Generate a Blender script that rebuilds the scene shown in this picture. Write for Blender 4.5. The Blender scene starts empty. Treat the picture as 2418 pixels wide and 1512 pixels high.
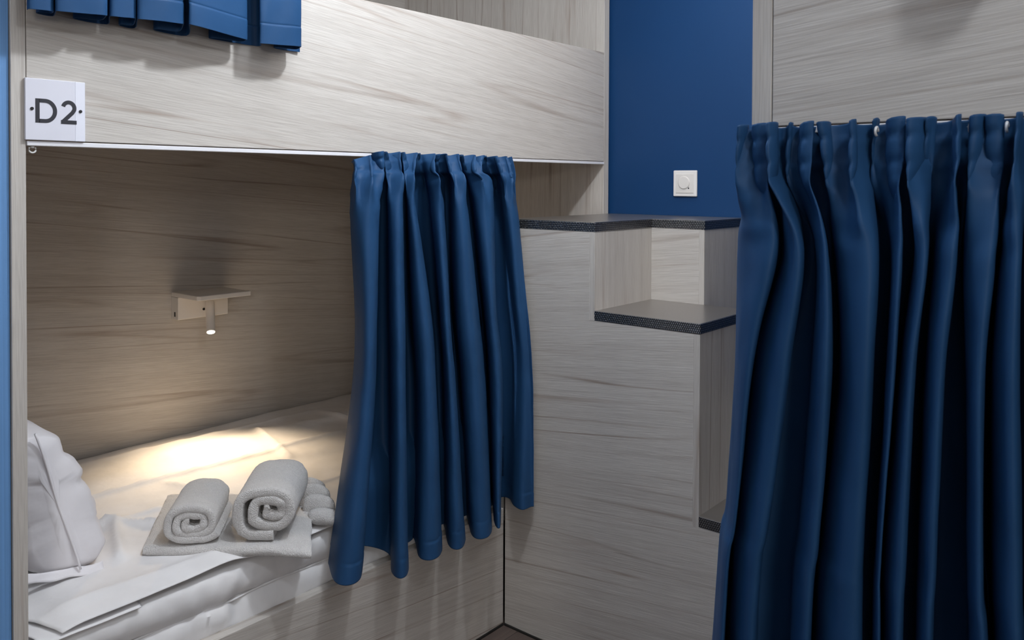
import bpy, bmesh, math, random
from mathutils import Vector, Matrix, noise

SC = bpy.context.scene
COL = SC.collection

# ------------------------------------------------------------------ camera
CAM_Z = 1.395
cam_data = bpy.data.cameras.new('camera')
cam = bpy.data.objects.new('camera', cam_data)
COL.objects.link(cam)
SC.camera = cam
yaw, pitch, roll = math.radians(39.8845), math.radians(-0.9325), math.radians(0.2366)
fwd = Vector((math.cos(yaw)*math.cos(pitch), math.sin(yaw)*math.cos(pitch), math.sin(pitch)))
rgt = Vector((math.sin(yaw), -math.cos(yaw), 0))
upv = rgt.cross(fwd)
r2 = rgt*math.cos(roll) + upv*math.sin(roll)
u2 = -rgt*math.sin(roll) + upv*math.cos(roll)
M = Matrix.Identity(4)
for i in range(3):
    M[i][0], M[i][1], M[i][2] = r2[i], u2[i], -fwd[i]
M.translation = Vector((0, 0, CAM_Z))
cam.matrix_world = M
cam_data.sensor_fit = 'HORIZONTAL'
cam_data.sensor_width = 36.0
cam_data.lens = 1964.46/2418*36
cam_data.shift_x = 0
cam_data.shift_y = -(756-459.9)/2418
cam_data.clip_start = .05
cam_data.dof.use_dof = True
cam_data.dof.focus_distance = 2.25
cam_data.dof.aperture_fstop = 15.0

# ------------------------------------------------------------------ world, lights, exposure
world = bpy.data.worlds.new('world')
SC.world = world
world.use_nodes = True
world.node_tree.nodes['Background'].inputs[0].default_value = (.5, .55, .65, 1)
world.node_tree.nodes['Background'].inputs[1].default_value = .05
SC.view_settings.view_transform = 'Standard'
SC.view_settings.look = 'None'
SC.view_settings.gamma = 1
SC.view_settings.use_curve_mapping = False
SC.view_settings.exposure = 0.0
SC.cycles.use_denoising = True
SC.cycles.max_bounces = 8
SC.cycles.sample_clamp_indirect = 6

def downlight(name, loc, power, color, size=.09, spread=130, aim=None):
    d = bpy.data.lights.new(name, 'AREA')
    d.shape = 'DISK'; d.size = size; d.energy = power; d.color = color
    d.spread = math.radians(spread)
    o = bpy.data.objects.new(name, d); COL.objects.link(o)
    o.location = loc
    if aim:
        o.rotation_euler = (Vector(aim)-Vector(loc)).to_track_quat('-Z', 'Y').to_euler()
    return o

def globe(name, loc, power, color, r=.04):
    d = bpy.data.lights.new(name, 'POINT')
    d.energy = power; d.color = color; d.shadow_soft_size = r
    o = bpy.data.objects.new(name, d); COL.objects.link(o); o.location = loc
    return o
COOL = (.87, .93, 1.0)
globe('aisle_lamp', (1.27, .93, 2.36), 39, COOL, .04)
globe('aisle_lamp', (.90, .90, 2.40), 4, COOL, .04)
globe('entry_lamp', (.48, -.30, 2.35), 16, COOL, .06)
globe('left_lamp', (-.9, 1.0, 2.35), 3, (1, .93, .85), .06)
downlight('steps_lamp', (2.1, 1.0, 2.58), 4, (1, .90, .80), .08, 140)
downlight('rear_fill_light', (-1.6, -2.0, 2.0), 20, (1, .94, .86), .5, 180, (1.2, 1.0, 1.0))  # added soft fill from behind the camera, no fixture there

# ------------------------------------------------------------------ materials
def new_mat(name):
    m = bpy.data.materials.new(name); m.use_nodes = True
    nt = m.node_tree
    return m, nt, nt.nodes['Principled BSDF']

def N(nt, typ, **kw):
    n = nt.nodes.new(typ)
    for k, v in kw.items():
        setattr(n, k, v)
    return n

def ramp(nt, stops, interp='LINEAR'):
    r = nt.nodes.new('ShaderNodeValToRGB')
    r.color_ramp.interpolation = interp
    el = r.color_ramp.elements
    while len(el) < len(stops):
        el.new(.5)
    for e, (p, c) in zip(el, stops):
        e.position = p
        e.color = c if len(c) == 4 else (*c, 1)
    return r

def mixc(nt, fac, a, b, blend='MIX'):
    m = nt.nodes.new('ShaderNodeMix'); m.data_type = 'RGBA'; m.blend_type = blend
    for sock, v in ((0, fac), (6, a), (7, b)):
        if hasattr(v, 'links') or hasattr(v, 'is_linked'):
            nt.links.new(v, m.inputs[sock])
        else:
            m.inputs[sock].default_value = v if sock == 0 else (*v, 1) if len(v) == 3 else v
    return m.outputs[2]

def plain(name, col, rough=.5, metal=0, spec=.5, bump=0, bump_scale=300):
    m, nt, b = new_mat(name)
    b.inputs['Base Color'].default_value = (*col, 1)
    b.inputs['Roughness'].default_value = rough
    b.inputs['Metallic'].default_value = metal
    b.inputs['Specular IOR Level'].default_value = spec
    if bump:
        t = N(nt, 'ShaderNodeTexCoord'); n = N(nt, 'ShaderNodeTexNoise')
        n.inputs['Scale'].default_value = bump_scale; n.inputs['Detail'].default_value = 4
        nt.links.new(t.outputs['Object'], n.inputs['Vector'])
        bp = N(nt, 'ShaderNodeBump'); bp.inputs['Strength'].default_value = bump
        bp.inputs['Distance'].default_value = .002
        nt.links.new(n.outputs['Fac'], bp.inputs['Height'])
        nt.links.new(bp.outputs['Normal'], b.inputs['Normal'])
    return m

def wood(name, axis, base=(.545, .512, .476), line=(.215, .145, .105), seed=0.0, tilt=.10):
    """pale streaked laminate, grain running along one object axis; thin brown figure lines are contours of slow noise"""
    m, nt, b = new_mat(name)
    L = nt.links.new
    tc = N(nt, 'ShaderNodeTexCoord')
    ai = 'XYZ'.index(axis)
    sp = N(nt, 'ShaderNodeSeparateXYZ'); L(tc.outputs['Object'], sp.inputs[0])
    cb = N(nt, 'ShaderNodeCombineXYZ')
    def mth(op, x, y):
        n = N(nt, 'ShaderNodeMath', operation=op)
        for i, q in enumerate((x, y)):
            if isinstance(q, (int, float)): n.inputs[i].default_value = q
            else: L(q, n.inputs[i])
        return n.outputs[0]
    along = sp.outputs[ai]; others = [sp.outputs[i] for i in range(3) if i != ai]
    across = mth('ADD', others[1], mth('MULTIPLY', others[0], .93))
    across = mth('ADD', across, mth('MULTIPLY', along, tilt))
    L(along, cb.inputs[0]); L(across, cb.inputs[1]); cb.inputs[2].default_value = seed
    def tex(sa, sc, off, detail=2, rough=.5, dist=0, src=None):
        mp = N(nt, 'ShaderNodeMapping'); mp.inputs['Scale'].default_value = (sa, sc, 1)
        mp.inputs['Location'].default_value = (off, off*1.7, off*.3)
        L(src or cb.outputs[0], mp.inputs['Vector'])
        n = N(nt, 'ShaderNodeTexNoise'); n.inputs['Scale'].default_value = 1
        n.inputs['Detail'].default_value = detail; n.inputs['Roughness'].default_value = rough
        n.inputs['Distortion'].default_value = dist
        L(mp.outputs[0], n.inputs['Vector']); return n.outputs['Fac']
    broad = tex(.5, 5.5, 1.3, 2)
    c1 = mixc(nt, broad, tuple(x*.93 for x in base), tuple(x*1.07 for x in base))
    mid = tex(.55, 46, 7.7, 3, .6)
    rm = ramp(nt, [(.32, (.925, .915, .91)), (.60, (1.025, 1.025, 1.025))]); L(mid, rm.inputs[0])
    c2 = mixc(nt, 1.0, c1, rm.outputs[0], 'MULTIPLY')
    def contour(n, w):
        d = mth('ABSOLUTE', mth('SUBTRACT', mth('FRACT', mth('MULTIPLY', n, 9.0), 0), .5), 0)
        r = ramp(nt, [(0, (1, 1, 1)), (w*.4, (.6, .6, .6)), (w, (0, 0, 0))]); L(d, r.inputs[0])
        return r.outputs[0]
    fig = tex(.20, 6.0, 4.4, 2, .42)
    ln = contour(fig, .075)
    fade = tex(1.1, 17, 12.1, 2); rfd = ramp(nt, [(.42, (.08, .08, .08)), (.66, (1, 1, 1))]); L(fade, rfd.inputs[0])
    k1 = mth('MULTIPLY', mth('MULTIPLY', ln, rfd.outputs[0]), .72)
    c3 = mixc(nt, k1, c2, line)
    fig2 = tex(.24, 12, 23.4, 1, .4)
    ln2 = contour(fig2, .10)
    fade2 = tex(1.6, 24, 31.1, 2); rf2 = ramp(nt, [(.48, (0, 0, 0)), (.70, (1, 1, 1))]); L(fade2, rf2.inputs[0])
    k2 = mth('MULTIPLY', mth('MULTIPLY', ln2, rf2.outputs[0]), .6)
    c4 = mixc(nt, k2, c3, tuple(x*1.25 for x in line))
    fine = tex(14, 520, 21, 1)
    rf = ramp(nt, [(.36, (.90, .895, .89)), (.58, (1.02, 1.02, 1.02))]); L(fine, rf.inputs[0])
    c5 = mixc(nt, 1.0, c4, rf.outputs[0], 'MULTIPLY')
    L(c5, b.inputs['Base Color'])
    b.inputs['Roughness'].default_value = .44
    b.inputs['Specular IOR Level'].default_value = .35
    bp = N(nt, 'ShaderNodeBump'); bp.inputs['Strength'].default_value = .5; bp.inputs['Distance'].default_value = .001
    L(tex(11, 300, 44, 2, .5, .6), bp.inputs['Height']); L(bp.outputs['Normal'], b.inputs['Normal'])
    return m

W_X = wood('laminate grain along x', 'X', seed=.3)
W_Y = wood('laminate grain along y', 'Y', seed=2.2, tilt=.11)
W_Z = wood('laminate grain along z', 'Z', seed=8.7, tilt=.012)

def fabric(name, col, weave=1400, rough=.62, sheen=.35, crease=.25, spec=.3):
    m, nt, b = new_mat(name)
    L = nt.links.new
    tc = N(nt, 'ShaderNodeTexCoord')
    n = N(nt, 'ShaderNodeTexNoise'); n.inputs['Scale'].default_value = 9; n.inputs['Detail'].default_value = 3
    L(tc.outputs['Object'], n.inputs['Vector'])
    c = mixc(nt, n.outputs['Fac'], tuple(x*.86 for x in col), tuple(x*1.14 for x in col))
    L(c, b.inputs['Base Color'])
    b.inputs['Roughness'].default_value = rough
    b.inputs['Specular IOR Level'].default_value = spec
    b.inputs['Sheen Weight'].default_value = sheen
    b.inputs['Sheen Roughness'].default_value = .4
    n2 = N(nt, 'ShaderNodeTexNoise'); n2.inputs['Scale'].default_value = weave; n2.inputs['Detail'].default_value = 1
    L(tc.outputs['Object'], n2.inputs['Vector'])
    n3 = N(nt, 'ShaderNodeTexNoise'); n3.inputs['Scale'].default_value = 16; n3.inputs['Detail'].default_value = 3
    L(tc.outputs['Object'], n3.inputs['Vector'])
    b1 = N(nt, 'ShaderNodeBump'); b1.inputs['Strength'].default_value = .12; b1.inputs['Distance'].default_value = .0005
    L(n2.outputs['Fac'], b1.inputs['Height'])
    b2 = N(nt, 'ShaderNodeBump'); b2.inputs['Strength'].default_value = crease; b2.inputs['Distance'].default_value = .008
    L(n3.outputs['Fac'], b2.inputs['Height']); L(b1.outputs['Normal'], b2.inputs['Normal'])
    L(b2.outputs['Normal'], b.inputs['Normal'])
    return m

NAVY = fabric('navy curtain cloth', (.0175, .062, .153), rough=.5, sheen=0, crease=.12, spec=.14)
LINEN = fabric('white bed linen', (.80, .79, .80), rough=.8, sheen=0, crease=.32)
LINEN_P = fabric('white pillow cotton', (.80, .78, .81), rough=.8, sheen=0, crease=.25)

def terry_mat():
    m, nt, b = new_mat('white terry towelling')
    L = nt.links.new
    tc = N(nt, 'ShaderNodeTexCoord')
    v = N(nt, 'ShaderNodeTexNoise'); v.inputs['Scale'].default_value = 420; v.inputs['Detail'].default_value = 3
    v2 = N(nt, 'ShaderNodeTexNoise'); v2.inputs['Scale'].default_value = 60; v2.inputs['Detail'].default_value = 3
    L(tc.outputs['Object'], v.inputs['Vector']); L(tc.outputs['Object'], v2.inputs['Vector'])
    c = mixc(nt, v.outputs['Fac'], (.52, .50, .49), (.86, .84, .83))
    L(c, b.inputs['Base Color'])
    b.inputs['Roughness'].default_value = .95; b.inputs['Specular IOR Level'].default_value = .1
    b.inputs['Sheen Weight'].default_value = .4
    b1 = N(nt, 'ShaderNodeBump'); b1.inputs['Strength'].default_value = 1.0; b1.inputs['Distance'].default_value = .004
    L(v.outputs['Fac'], b1.inputs['Height'])
    b2 = N(nt, 'ShaderNodeBump'); b2.inputs['Strength'].default_value = .35; b2.inputs['Distance'].default_value = .005
    L(v2.outputs['Fac'], b2.inputs['Height']); L(b1.outputs['Normal'], b2.inputs['Normal'])
    L(b2.outputs['Normal'], b.inputs['Normal'])
    return m
TERRY = terry_mat()

def blue_wall_mat(name, c, streak=0):
    m, nt, b = new_mat(name)
    L = nt.links.new
    tc = N(nt, 'ShaderNodeTexCoord')
    n = N(nt, 'ShaderNodeTexNoise'); n.inputs['Scale'].default_value = 2.2; n.inputs['Detail'].default_value = 3
    if streak:
        mp = N(nt, 'ShaderNodeMapping'); mp.inputs['Scale'].default_value = (170, 170, 1.2)
        L(tc.outputs['Object'], mp.inputs['Vector']); L(mp.outputs[0], n.inputs['Vector'])
        n.inputs['Scale'].default_value = 1
    else:
        L(tc.outputs['Object'], n.inputs['Vector'])
    k = .35 if streak else .06
    c1 = mixc(nt, n.outputs['Fac'], tuple(x*(1-k) for x in c), tuple(x*(1+k) for x in c))
    L(c1, b.inputs['Base Color'])
    b.inputs['Roughness'].default_value = .55
    b.inputs['Specular IOR Level'].default_value = .3
    n2 = N(nt, 'ShaderNodeTexNoise'); n2.inputs['Scale'].default_value = 260; n2.inputs['Detail'].default_value = 2
    L(tc.outputs['Object'], n2.inputs['Vector'])
    bp = N(nt, 'ShaderNodeBump'); bp.inputs['Strength'].default_value = .15; bp.inputs['Distance'].default_value = .0006
    L(n2.outputs['Fac'], bp.inputs['Height']); L(bp.outputs['Normal'], b.inputs['Normal'])
    return m
BLUE = blue_wall_mat('blue wall paint', (.0040, .041, .134))
BLUE_L = blue_wall_mat('light blue streaked wallcovering', (.14, .30, .58), streak=1)

WHITE_WALL = plain('white wall paint', (.72, .71, .70), .8, bump=.1)
CEIL = plain('white ceiling paint', (.78, .78, .78), .9)
RAIL = plain('white aluminium rail', (.80, .80, .84), .35)
DARK = plain('matte black', (.012, .011, .010), .7)  # strips imitating shaded floor gaps; also the reading lamp's switch and slot
WHITE_MET = plain('white painted metal', (.74, .70, .66), .45)
WHITE_PL = plain('white plastic', (.80, .78, .76), .4)
INNER_PL = plain('white plastic insert', (.74, .71, .68), .5)
BLACK = plain('black lettering', (.022, .022, .03), .5)
SCREW = plain('black screw cap', (.01, .01, .012), .4)
ACRYL = plain('white acrylic plate', (.72, .72, .80), .18)
ACRYL_E = plain('clear acrylic edge', (.80, .81, .90), .12)
HOOK = plain('white curtain hook plastic', (.75, .75, .75), .4)

def metal_top():
    m, nt, b = new_mat('brushed steel tread')
    L = nt.links.new
    tc = N(nt, 'ShaderNodeTexCoord')
    v = N(nt, 'ShaderNodeTexVoronoi'); v.inputs['Scale'].default_value = 260
    L(tc.outputs['Object'], v.inputs['Vector'])
    b.inputs['Base Color'].default_value = (.42, .40, .38, 1)
    b.inputs['Metallic'].default_value = .9
    b.inputs['Roughness'].default_value = .30
    bp = N(nt, 'ShaderNodeBump'); bp.inputs['Strength'].default_value = .12; bp.inputs['Distance'].default_value = .0006
    L(v.outputs['Distance'], bp.inputs['Height']); L(bp.outputs['Normal'], b.inputs['Normal'])
    return m
def metal_edge(name, axis):
    """steel nosing with staggered rows of small bright dimples"""
    m, nt, b = new_mat(name)
    L = nt.links.new
    tc = N(nt, 'ShaderNodeTexCoord')
    sp = N(nt, 'ShaderNodeSeparateXYZ'); L(tc.outputs['Object'], sp.inputs[0])
    def m_(op, a, bb=None, c=None):
        n = N(nt, 'ShaderNodeMath', operation=op)
        for i, x in enumerate((a, bb, c)):
            if x is None: continue
            if isinstance(x, (int, float)): n.inputs[i].default_value = x
            else: L(x, n.inputs[i])
        return n.outputs[0]
    u = m_('MULTIPLY', sp.outputs['XY'.index(axis)], 1/.0058)
    v = m_('MULTIPLY', sp.outputs[2], 1/.0056)
    row = m_('FLOOR', v)
    par = m_('MULTIPLY', m_('MODULO', m_('ABSOLUTE', row), 2), .5)
    fu = m_('SUBTRACT', m_('FRACT', m_('ADD', u, par)), .5)
    fv = m_('SUBTRACT', m_('FRACT', v), .5)
    d = m_('SQRT', m_('ADD', m_('MULTIPLY', m_('MULTIPLY', fu, fu), 2.6), m_('MULTIPLY', fv, fv)))
    r = ramp(nt, [(.30, (1, 1, 1)), (.42, (0, 0, 0))]); L(d, r.inputs[0])
    c = mixc(nt, r.outputs[0], (.09, .09, .10), (.34, .34, .345))
    L(c, b.inputs['Base Color'])
    b.inputs['Metallic'].default_value = .9
    rr = m_('MULTIPLY_ADD', r.outputs[0], .18, .22); L(rr, b.inputs['Roughness'])
    bp = N(nt, 'ShaderNodeBump'); bp.inputs['Strength'].default_value = .6; bp.inputs['Distance'].default_value = .0012
    L(r.outputs[0], bp.inputs['Height']); L(bp.outputs['Normal'], b.inputs['Normal'])
    return m
STEEL = metal_top()
EDGE_X = metal_edge('dimpled steel nosing x', 'X')
EDGE_Y = metal_edge('dimpled steel nosing y', 'Y')

def emis(name, col, s):
    m, nt, b = new_mat(name)
    b.inputs['Base Color'].default_value = (.8, .8, .8, 1)
    b.inputs['Emission Color'].default_value = (*col, 1)
    b.inputs['Emission Strength'].default_value = s
    return m
LENS = emis('lit warm lens', (1, .86, .66), 14)

def floor_mat():
    m, nt, b = new_mat('brown vinyl plank floor')
    L = nt.links.new
    tc = N(nt, 'ShaderNodeTexCoord')
    br = N(nt, 'ShaderNodeTexBrick'); br.inputs['Scale'].default_value = 1
    br.inputs['Brick Width'].default_value = 1.2; br.inputs['Row Height'].default_value = .18
    br.inputs['Mortar Size'].default_value = .0015
    br.inputs['Color1'].default_value = (.105, .078, .066, 1); br.inputs['Color2'].default_value = (.125, .092, .078, 1)
    br.inputs['Mortar'].default_value = (.03, .022, .02, 1)
    L(tc.outputs['Object'], br.inputs['Vector'])
    mp = N(nt, 'ShaderNodeMapping'); mp.inputs['Scale'].default_value = (2, 60, 1); L(tc.outputs['Object'], mp.inputs['Vector'])
    n = N(nt, 'ShaderNodeTexNoise'); n.inputs['Scale'].default_value = 1; n.inputs['Detail'].default_value = 4; L(mp.outputs[0], n.inputs['Vector'])
    r = ramp(nt, [(.3, (.75, .75, .75)), (.7, (1.2, 1.2, 1.2))]); L(n.outputs['Fac'], r.inputs[0])
    c = mixc(nt, .8, br.outputs['Color'], r.outputs[0], 'MULTIPLY')
    L(c, b.inputs['Base Color']); b.inputs['Roughness'].default_value = .45
    return m
FLOOR = floor_mat()

# ------------------------------------------------------------------ object helpers
def tag(o, label=None, cat=None, group=None, kind=None):
    if label: o['label'] = label
    if cat: o['category'] = cat
    if group: o['group'] = group
    if kind: o['kind'] = kind
    return o

def thing(name, label, cat, loc, group=None):
    o = bpy.data.objects.new(name, None); COL.objects.link(o)
    o.empty_display_size = .1
    o.location = loc
    return tag(o, label, cat, group)

def world_loc(o):
    v = Vector((0, 0, 0))
    while o:
        v += o.location; o = o.parent
    return v

def link_bm(name, bm, mats, parent=None, smooth=False, label=None, angle=None):
    """bmesh given in world coordinates -> object (child of parent keeps world place)"""
    if parent:
        bmesh.ops.translate(bm, verts=bm.verts, vec=-world_loc(parent))
    bm.normal_update()
    me = bpy.data.meshes.new(name)
    bm.to_mesh(me); bm.free()
    if not isinstance(mats, (list, tuple)): mats = [mats]
    for m in mats: me.materials.append(m)
    if smooth:
        for p in me.polygons: p.use_smooth = True
        if angle:
            me.set_sharp_from_angle(angle=math.radians(angle))
    o = bpy.data.objects.new(name, me); COL.objects.link(o)
    if parent: o.parent = parent
    if label: o['label'] = label
    return o

def add_box(bm, lo, hi, bevel=0, seg=2):
    lo, hi = Vector(lo), Vector(hi)
    r = bmesh.ops.create_cube(bm, size=1)
    vs = r['verts']
    c, s = (lo+hi)/2, hi-lo
    for v in vs: v.co = Vector((v.co.x*s.x, v.co.y*s.y, v.co.z*s.z)) + c
    if bevel:
        es = list({e for v in vs for e in v.link_edges})
        bmesh.ops.bevel(bm, geom=es, offset=bevel, segments=seg, affect='EDGES', profile=.5)

def box(name, lo, hi, mat, parent=None, bevel=.0012, seg=2, label=None):
    bm = bmesh.new(); add_box(bm, lo, hi, bevel, seg)
    return link_bm(name, bm, mat, parent, label=label)

def prism(name, outline, axis, a, b, mat, parent=None, bevel=.001, label=None):
    """outline: 2D points; extruded along axis from a to b. axis X -> (y,z), Y -> (x,z), Z -> (x,y)"""
    bm = bmesh.new()
    def p3(p, t):
        return {'X': (t, p[0], p[1]), 'Y': (p[0], t, p[1]), 'Z': (p[0], p[1], t)}[axis]
    va = [bm.verts.new(p3(p, a)) for p in outline]
    vb = [bm.verts.new(p3(p, b)) for p in outline]
    bm.faces.new(va); bm.faces.new(vb[::-1])
    n = len(outline)
    for i in range(n):
        bm.faces.new((va[i], vb[i], vb[(i+1) % n], va[(i+1) % n]))
    bmesh.ops.recalc_face_normals(bm, faces=bm.faces)
    if bevel:
        bmesh.ops.bevel(bm, geom=list(bm.edges), offset=bevel, segments=2, affect='EDGES', profile=.5)
    return link_bm(name, bm, mat, parent, label=label)

def add_cyl(bm, p0, p1, r0, r1=None, seg=32, cap=True, bev=0):
    r1 = r0 if r1 is None else r1
    p0, p1 = Vector(p0), Vector(p1)
    d = (p1-p0).normalized()
    q = d.to_track_quat('Z', 'Y')
    rings = []
    prof = [(p0, r0), (p1, r1)]
    if bev:
        prof = [(p0, r0-bev), (p0+d*bev, r0), (p1-d*bev, r1), (p1, r1-bev)]
    for p, r in prof:
        rings.append([bm.verts.new(p + q @ Vector((r*math.cos(2*math.pi*i/seg), r*math.sin(2*math.pi*i/seg), 0))) for i in range(seg)])
    for a, b in zip(rings, rings[1:]):
        for i in range(seg):
            bm.faces.new((a[i], a[(i+1) % seg], b[(i+1) % seg], b[i]))
    if cap:
        bm.faces.new(rings[0][::-1]); bm.faces.new(rings[-1])

def cyl(name, p0, p1, r0, mat, parent=None, r1=None, seg=32, bev=0, label=None):
    bm = bmesh.new(); add_cyl(bm, p0, p1, r0, r1, seg, True, bev)
    return link_bm(name, bm, mat, parent, smooth=True, label=label, angle=40)

def add_tube(bm, pts, r, seg=10, closed=False):
    pts = [Vector(p) for p in pts]
    rings = []
    n = len(pts)
    for i, p in enumerate(pts):
        a = pts[i-1] if i or closed else p
        b = pts[(i+1) % n] if i < n-1 or closed else p
        d = (b-a).normalized()
        q = d.to_track_quat('Z', 'Y')
        rings.append([bm.verts.new(p + q @ Vector((r*math.cos(2*math.pi*k/seg), r*math.sin(2*math.pi*k/seg), 0))) for k in range(seg)])
    for a, b in zip(rings, rings[1:] + ([rings[0]] if closed else [])):
        for k in range(seg):
            bm.faces.new((a[k], a[(k+1) % seg], b[(k+1) % seg], b[k]))
    if not closed:
        bm.faces.new(rings[0][::-1]); bm.faces.new(rings[-1])
    bmesh.ops.recalc_face_normals(bm, faces=bm.faces)

def add_grid(bm, P, flip=False):
    V = [[bm.verts.new(p) for p in row] for row in P]
    for i in range(len(P)-1):
        for j in range(len(P[0])-1):
            f = (V[i][j], V[i][j+1], V[i+1][j+1], V[i+1][j])
            bm.faces.new(f[::-1] if flip else f)
    return V

def struct(name, lo, hi, mat, bevel=0):
    o = box(name, lo, hi, mat, None, bevel)
    return tag(o, kind='structure')

def solidify(o, t, off=0):
    md = o.modifiers.new('thickness', 'SOLIDIFY'); md.thickness = t; md.offset = off
    return md

# ------------------------------------------------------------------ the room shell
F = 1.68            # front plane of the D2 bunk
XH, XF = .606, 2.528   # inner faces of its head and foot panels
YB = 2.735          # face of its back panel
XW = 2.575          # blue wall at the end of the aisle
H = 2.62
struct('floor', (-2.4, -2.6, -.06), (XW, 2.80, 0), FLOOR)
struct('ceiling', (-2.4, -2.6, H), (XW, 2.80, H+.06), CEIL)
struct('wall_end', (XW, -2.6, 0), (XW+.1, 2.80, H), BLUE)
struct('wall_back', (-2.4, 2.765, 0), (XW, 2.865, H), WHITE_WALL)
struct('wall_near', (-2.4, -2.7, 0), (XW, -2.6, H), WHITE_WALL)
struct('wall_entry', (-2.5, -2.6, 0), (-2.4, 2.80, H), WHITE_WALL)
struct('wall_left', (-2.4, F+.006, 0), (.579, F+.10, H), BLUE_L)

# ------------------------------------------------------------------ the D2 bunk
bunk = thing('bunk_bed', 'pale streaked laminate bunk bed with a square plate reading D2 on its guard panel', 'bunk bed', (1.55, 2.2, 0))
box('head_panel', (.5805, F, .0), (XH, YB+.02, 2.50), W_Z, bunk)
box('foot_panel', (XF, F, .0), (2.560, YB+.02, 2.50), W_Z, bunk)
box('back_panel', (XH, YB, .0), (XF, YB+.02, 2.50), W_X, bunk)
box('guard_panel', (XH+.0012, F, 1.4685), (XF-.001, F+.022, 1.862), W_X, bunk)
box('top_panel', (XH, F, 2.50), (XF, YB+.02, 2.52), W_X, bunk)
# white curtain rail under the guard panel: a shallow C profile
prism('curtain_rail', [(F-.003, 1.4575), (F+.026, 1.4575), (F+.026, 1.466), (F-.003, 1.466)], 'X', XH+.001, XF-.001, RAIL, bunk, .0008, 'white curtain rail along the lower edge of the guard panel')
box('upper_platform', (XH, F+.03, 1.60), (XF, YB, 1.62), W_X, bunk)
box('base_board', (XH, F, .006), (1.9755, F+.030, .369), W_X, bunk)
box('mattress_platform', (XH, F+.030, .31), (XF, YB, .330), W_X, bunk)
box('shadow_gap_strip', (XH, F-.004, .0), (1.9735, F+.012, .0058), DARK, bunk, 0, label='matte black strip standing for the shadow gap under the base board')  # shade of the gap at the floor, built as a black strip

# ------------------------------------------------------------------ name plate D2
sign = thing('name_plate', 'small square white acrylic plate lettered D2 at the left end of the guard panel', 'sign', (.6555, F-.005, 1.525))
ys = F-.0075
box('plate', (.6025, ys, 1.4680), (.6905, F-.0005, 1.5825), ACRYL, sign, .0008)
box('plate_border', (.6905, ys, 1.4680), (.7090, F-.0005, 1.5825), ACRYL_E, sign, .0008, label='clear strip along the right edge of the plate')
def stroke(bm, pts, w, y0, y1, closed=False):
    """flat ribbon of width w along 2D (x,z) points, extruded from y0 to y1"""
    pts = [Vector(p) for p in pts]; n = len(pts)
    l, r = [], []
    for i, p in enumerate(pts):
        a = pts[i-1] if i else p
        b = pts[i+1] if i < n-1 else p
        if i == 0: d = (b-p).normalized(); m = 1
        elif i == n-1: d = (p-a).normalized(); m = 1
        else:
            d1, d2 = (p-a).normalized(), (b-p).normalized()
            d = (d1+d2).normalized(); m = 1/max(.5, d.dot(d1))
        nrm = Vector((-d.y, d.x))*(w/2*m)
        l.append(p+nrm); r.append(p-nrm)
    vs = [[bm.verts.new((q.x, y, q.y)) for q in s] for y in (y0, y1) for s in (l, r)]
    for i in range(n-1):
        bm.faces.new((vs[0][i], vs[0][i+1], vs[1][i+1], vs[1][i]))
        bm.faces.new((vs[2][i+1], vs[2][i], vs[3][i], vs[3][i+1]))
        bm.faces.new((vs[0][i+1], vs[0][i], vs[2][i], vs[2][i+1]))
        bm.faces.new((vs[1][i], vs[1][i+1], vs[3][i+1], vs[3][i]))
    for k in (0, n-1):
        bm.faces.new((vs[0][k], vs[1][k], vs[3][k], vs[2][k]))
def arc(cx, cz, rx, rz, a0, a1, n=18):
    return [(cx+rx*math.cos(math.radians(a0+(a1-a0)*i/n)), cz+rz*math.sin(math.radians(a0+(a1-a0)*i/n))) for i in range(n+1)]
SW = .0072
zb, zt = 1.5005, 1.5455
bm = bmesh.new()
x0, x1 = .6195, .6575
stroke(bm, [(x0+SW/2, zb), (x0+SW/2, zt)], SW, ys-.0006, ys+.0003)
ri = (zt-zb)/2-SW/2
stroke(bm, [(x0+SW*.9, zt-SW/2), (x0+.014, zt-SW/2)] + arc(x1-SW/2-ri*.92, (zt+zb)/2, ri*.92, ri, 88, -88)[0:] + [(x0+.014, zb+SW/2), (x0+SW*.9, zb+SW/2)], SW, ys-.0006, ys+.0003)
link_bm('lettering', bm, BLACK, sign, label='black letter D')
bm = bmesh.new()
x0, x1 = .6645, .6925
cx, rx = (x0+x1)/2, (x1-x0)/2-SW/2
stroke(bm, arc(cx, zt-.0145, rx, .011, 165, -18, 16) + [(cx+rx*.62, zt-.0235), (x0+SW*.62, zb+SW*.72), (x0+SW*.5, zb+SW*.5)], SW, ys-.0006, ys+.0003)
stroke(bm, [(x0, zb+SW/2), (x1+.0003, zb+SW/2)], SW, ys-.0007, ys+.0003)
link_bm('lettering', bm, BLACK, sign, label='black figure 2')
for sx in (.6135, .7000):
    cyl('screw', (sx, ys-.0022, 1.526), (sx, ys+.0005, 1.526), .0030, SCREW, sign, seg=20, bev=.0006)

# small white hook at the rail's left end
hook = thing('curtain_hook', 'tiny white ring hook hanging from the left end of the curtain rail', 'curtain hook', (.619, F+.006, 1.450))
bm = bmesh.new()
add_tube(bm, [(.619+.0062*math.cos(a), F+.006, 1.4505+.0062*math.sin(a)) for a in [math.radians(140+26*i) for i in range(11)]], .0016, 8)
link_bm('ring', bm, HOOK, hook, smooth=True)
box('glide', (.6165, F+.003, 1.4530), (.6215, F+.009, 1.4574), HOOK, hook, .0008)

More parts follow.
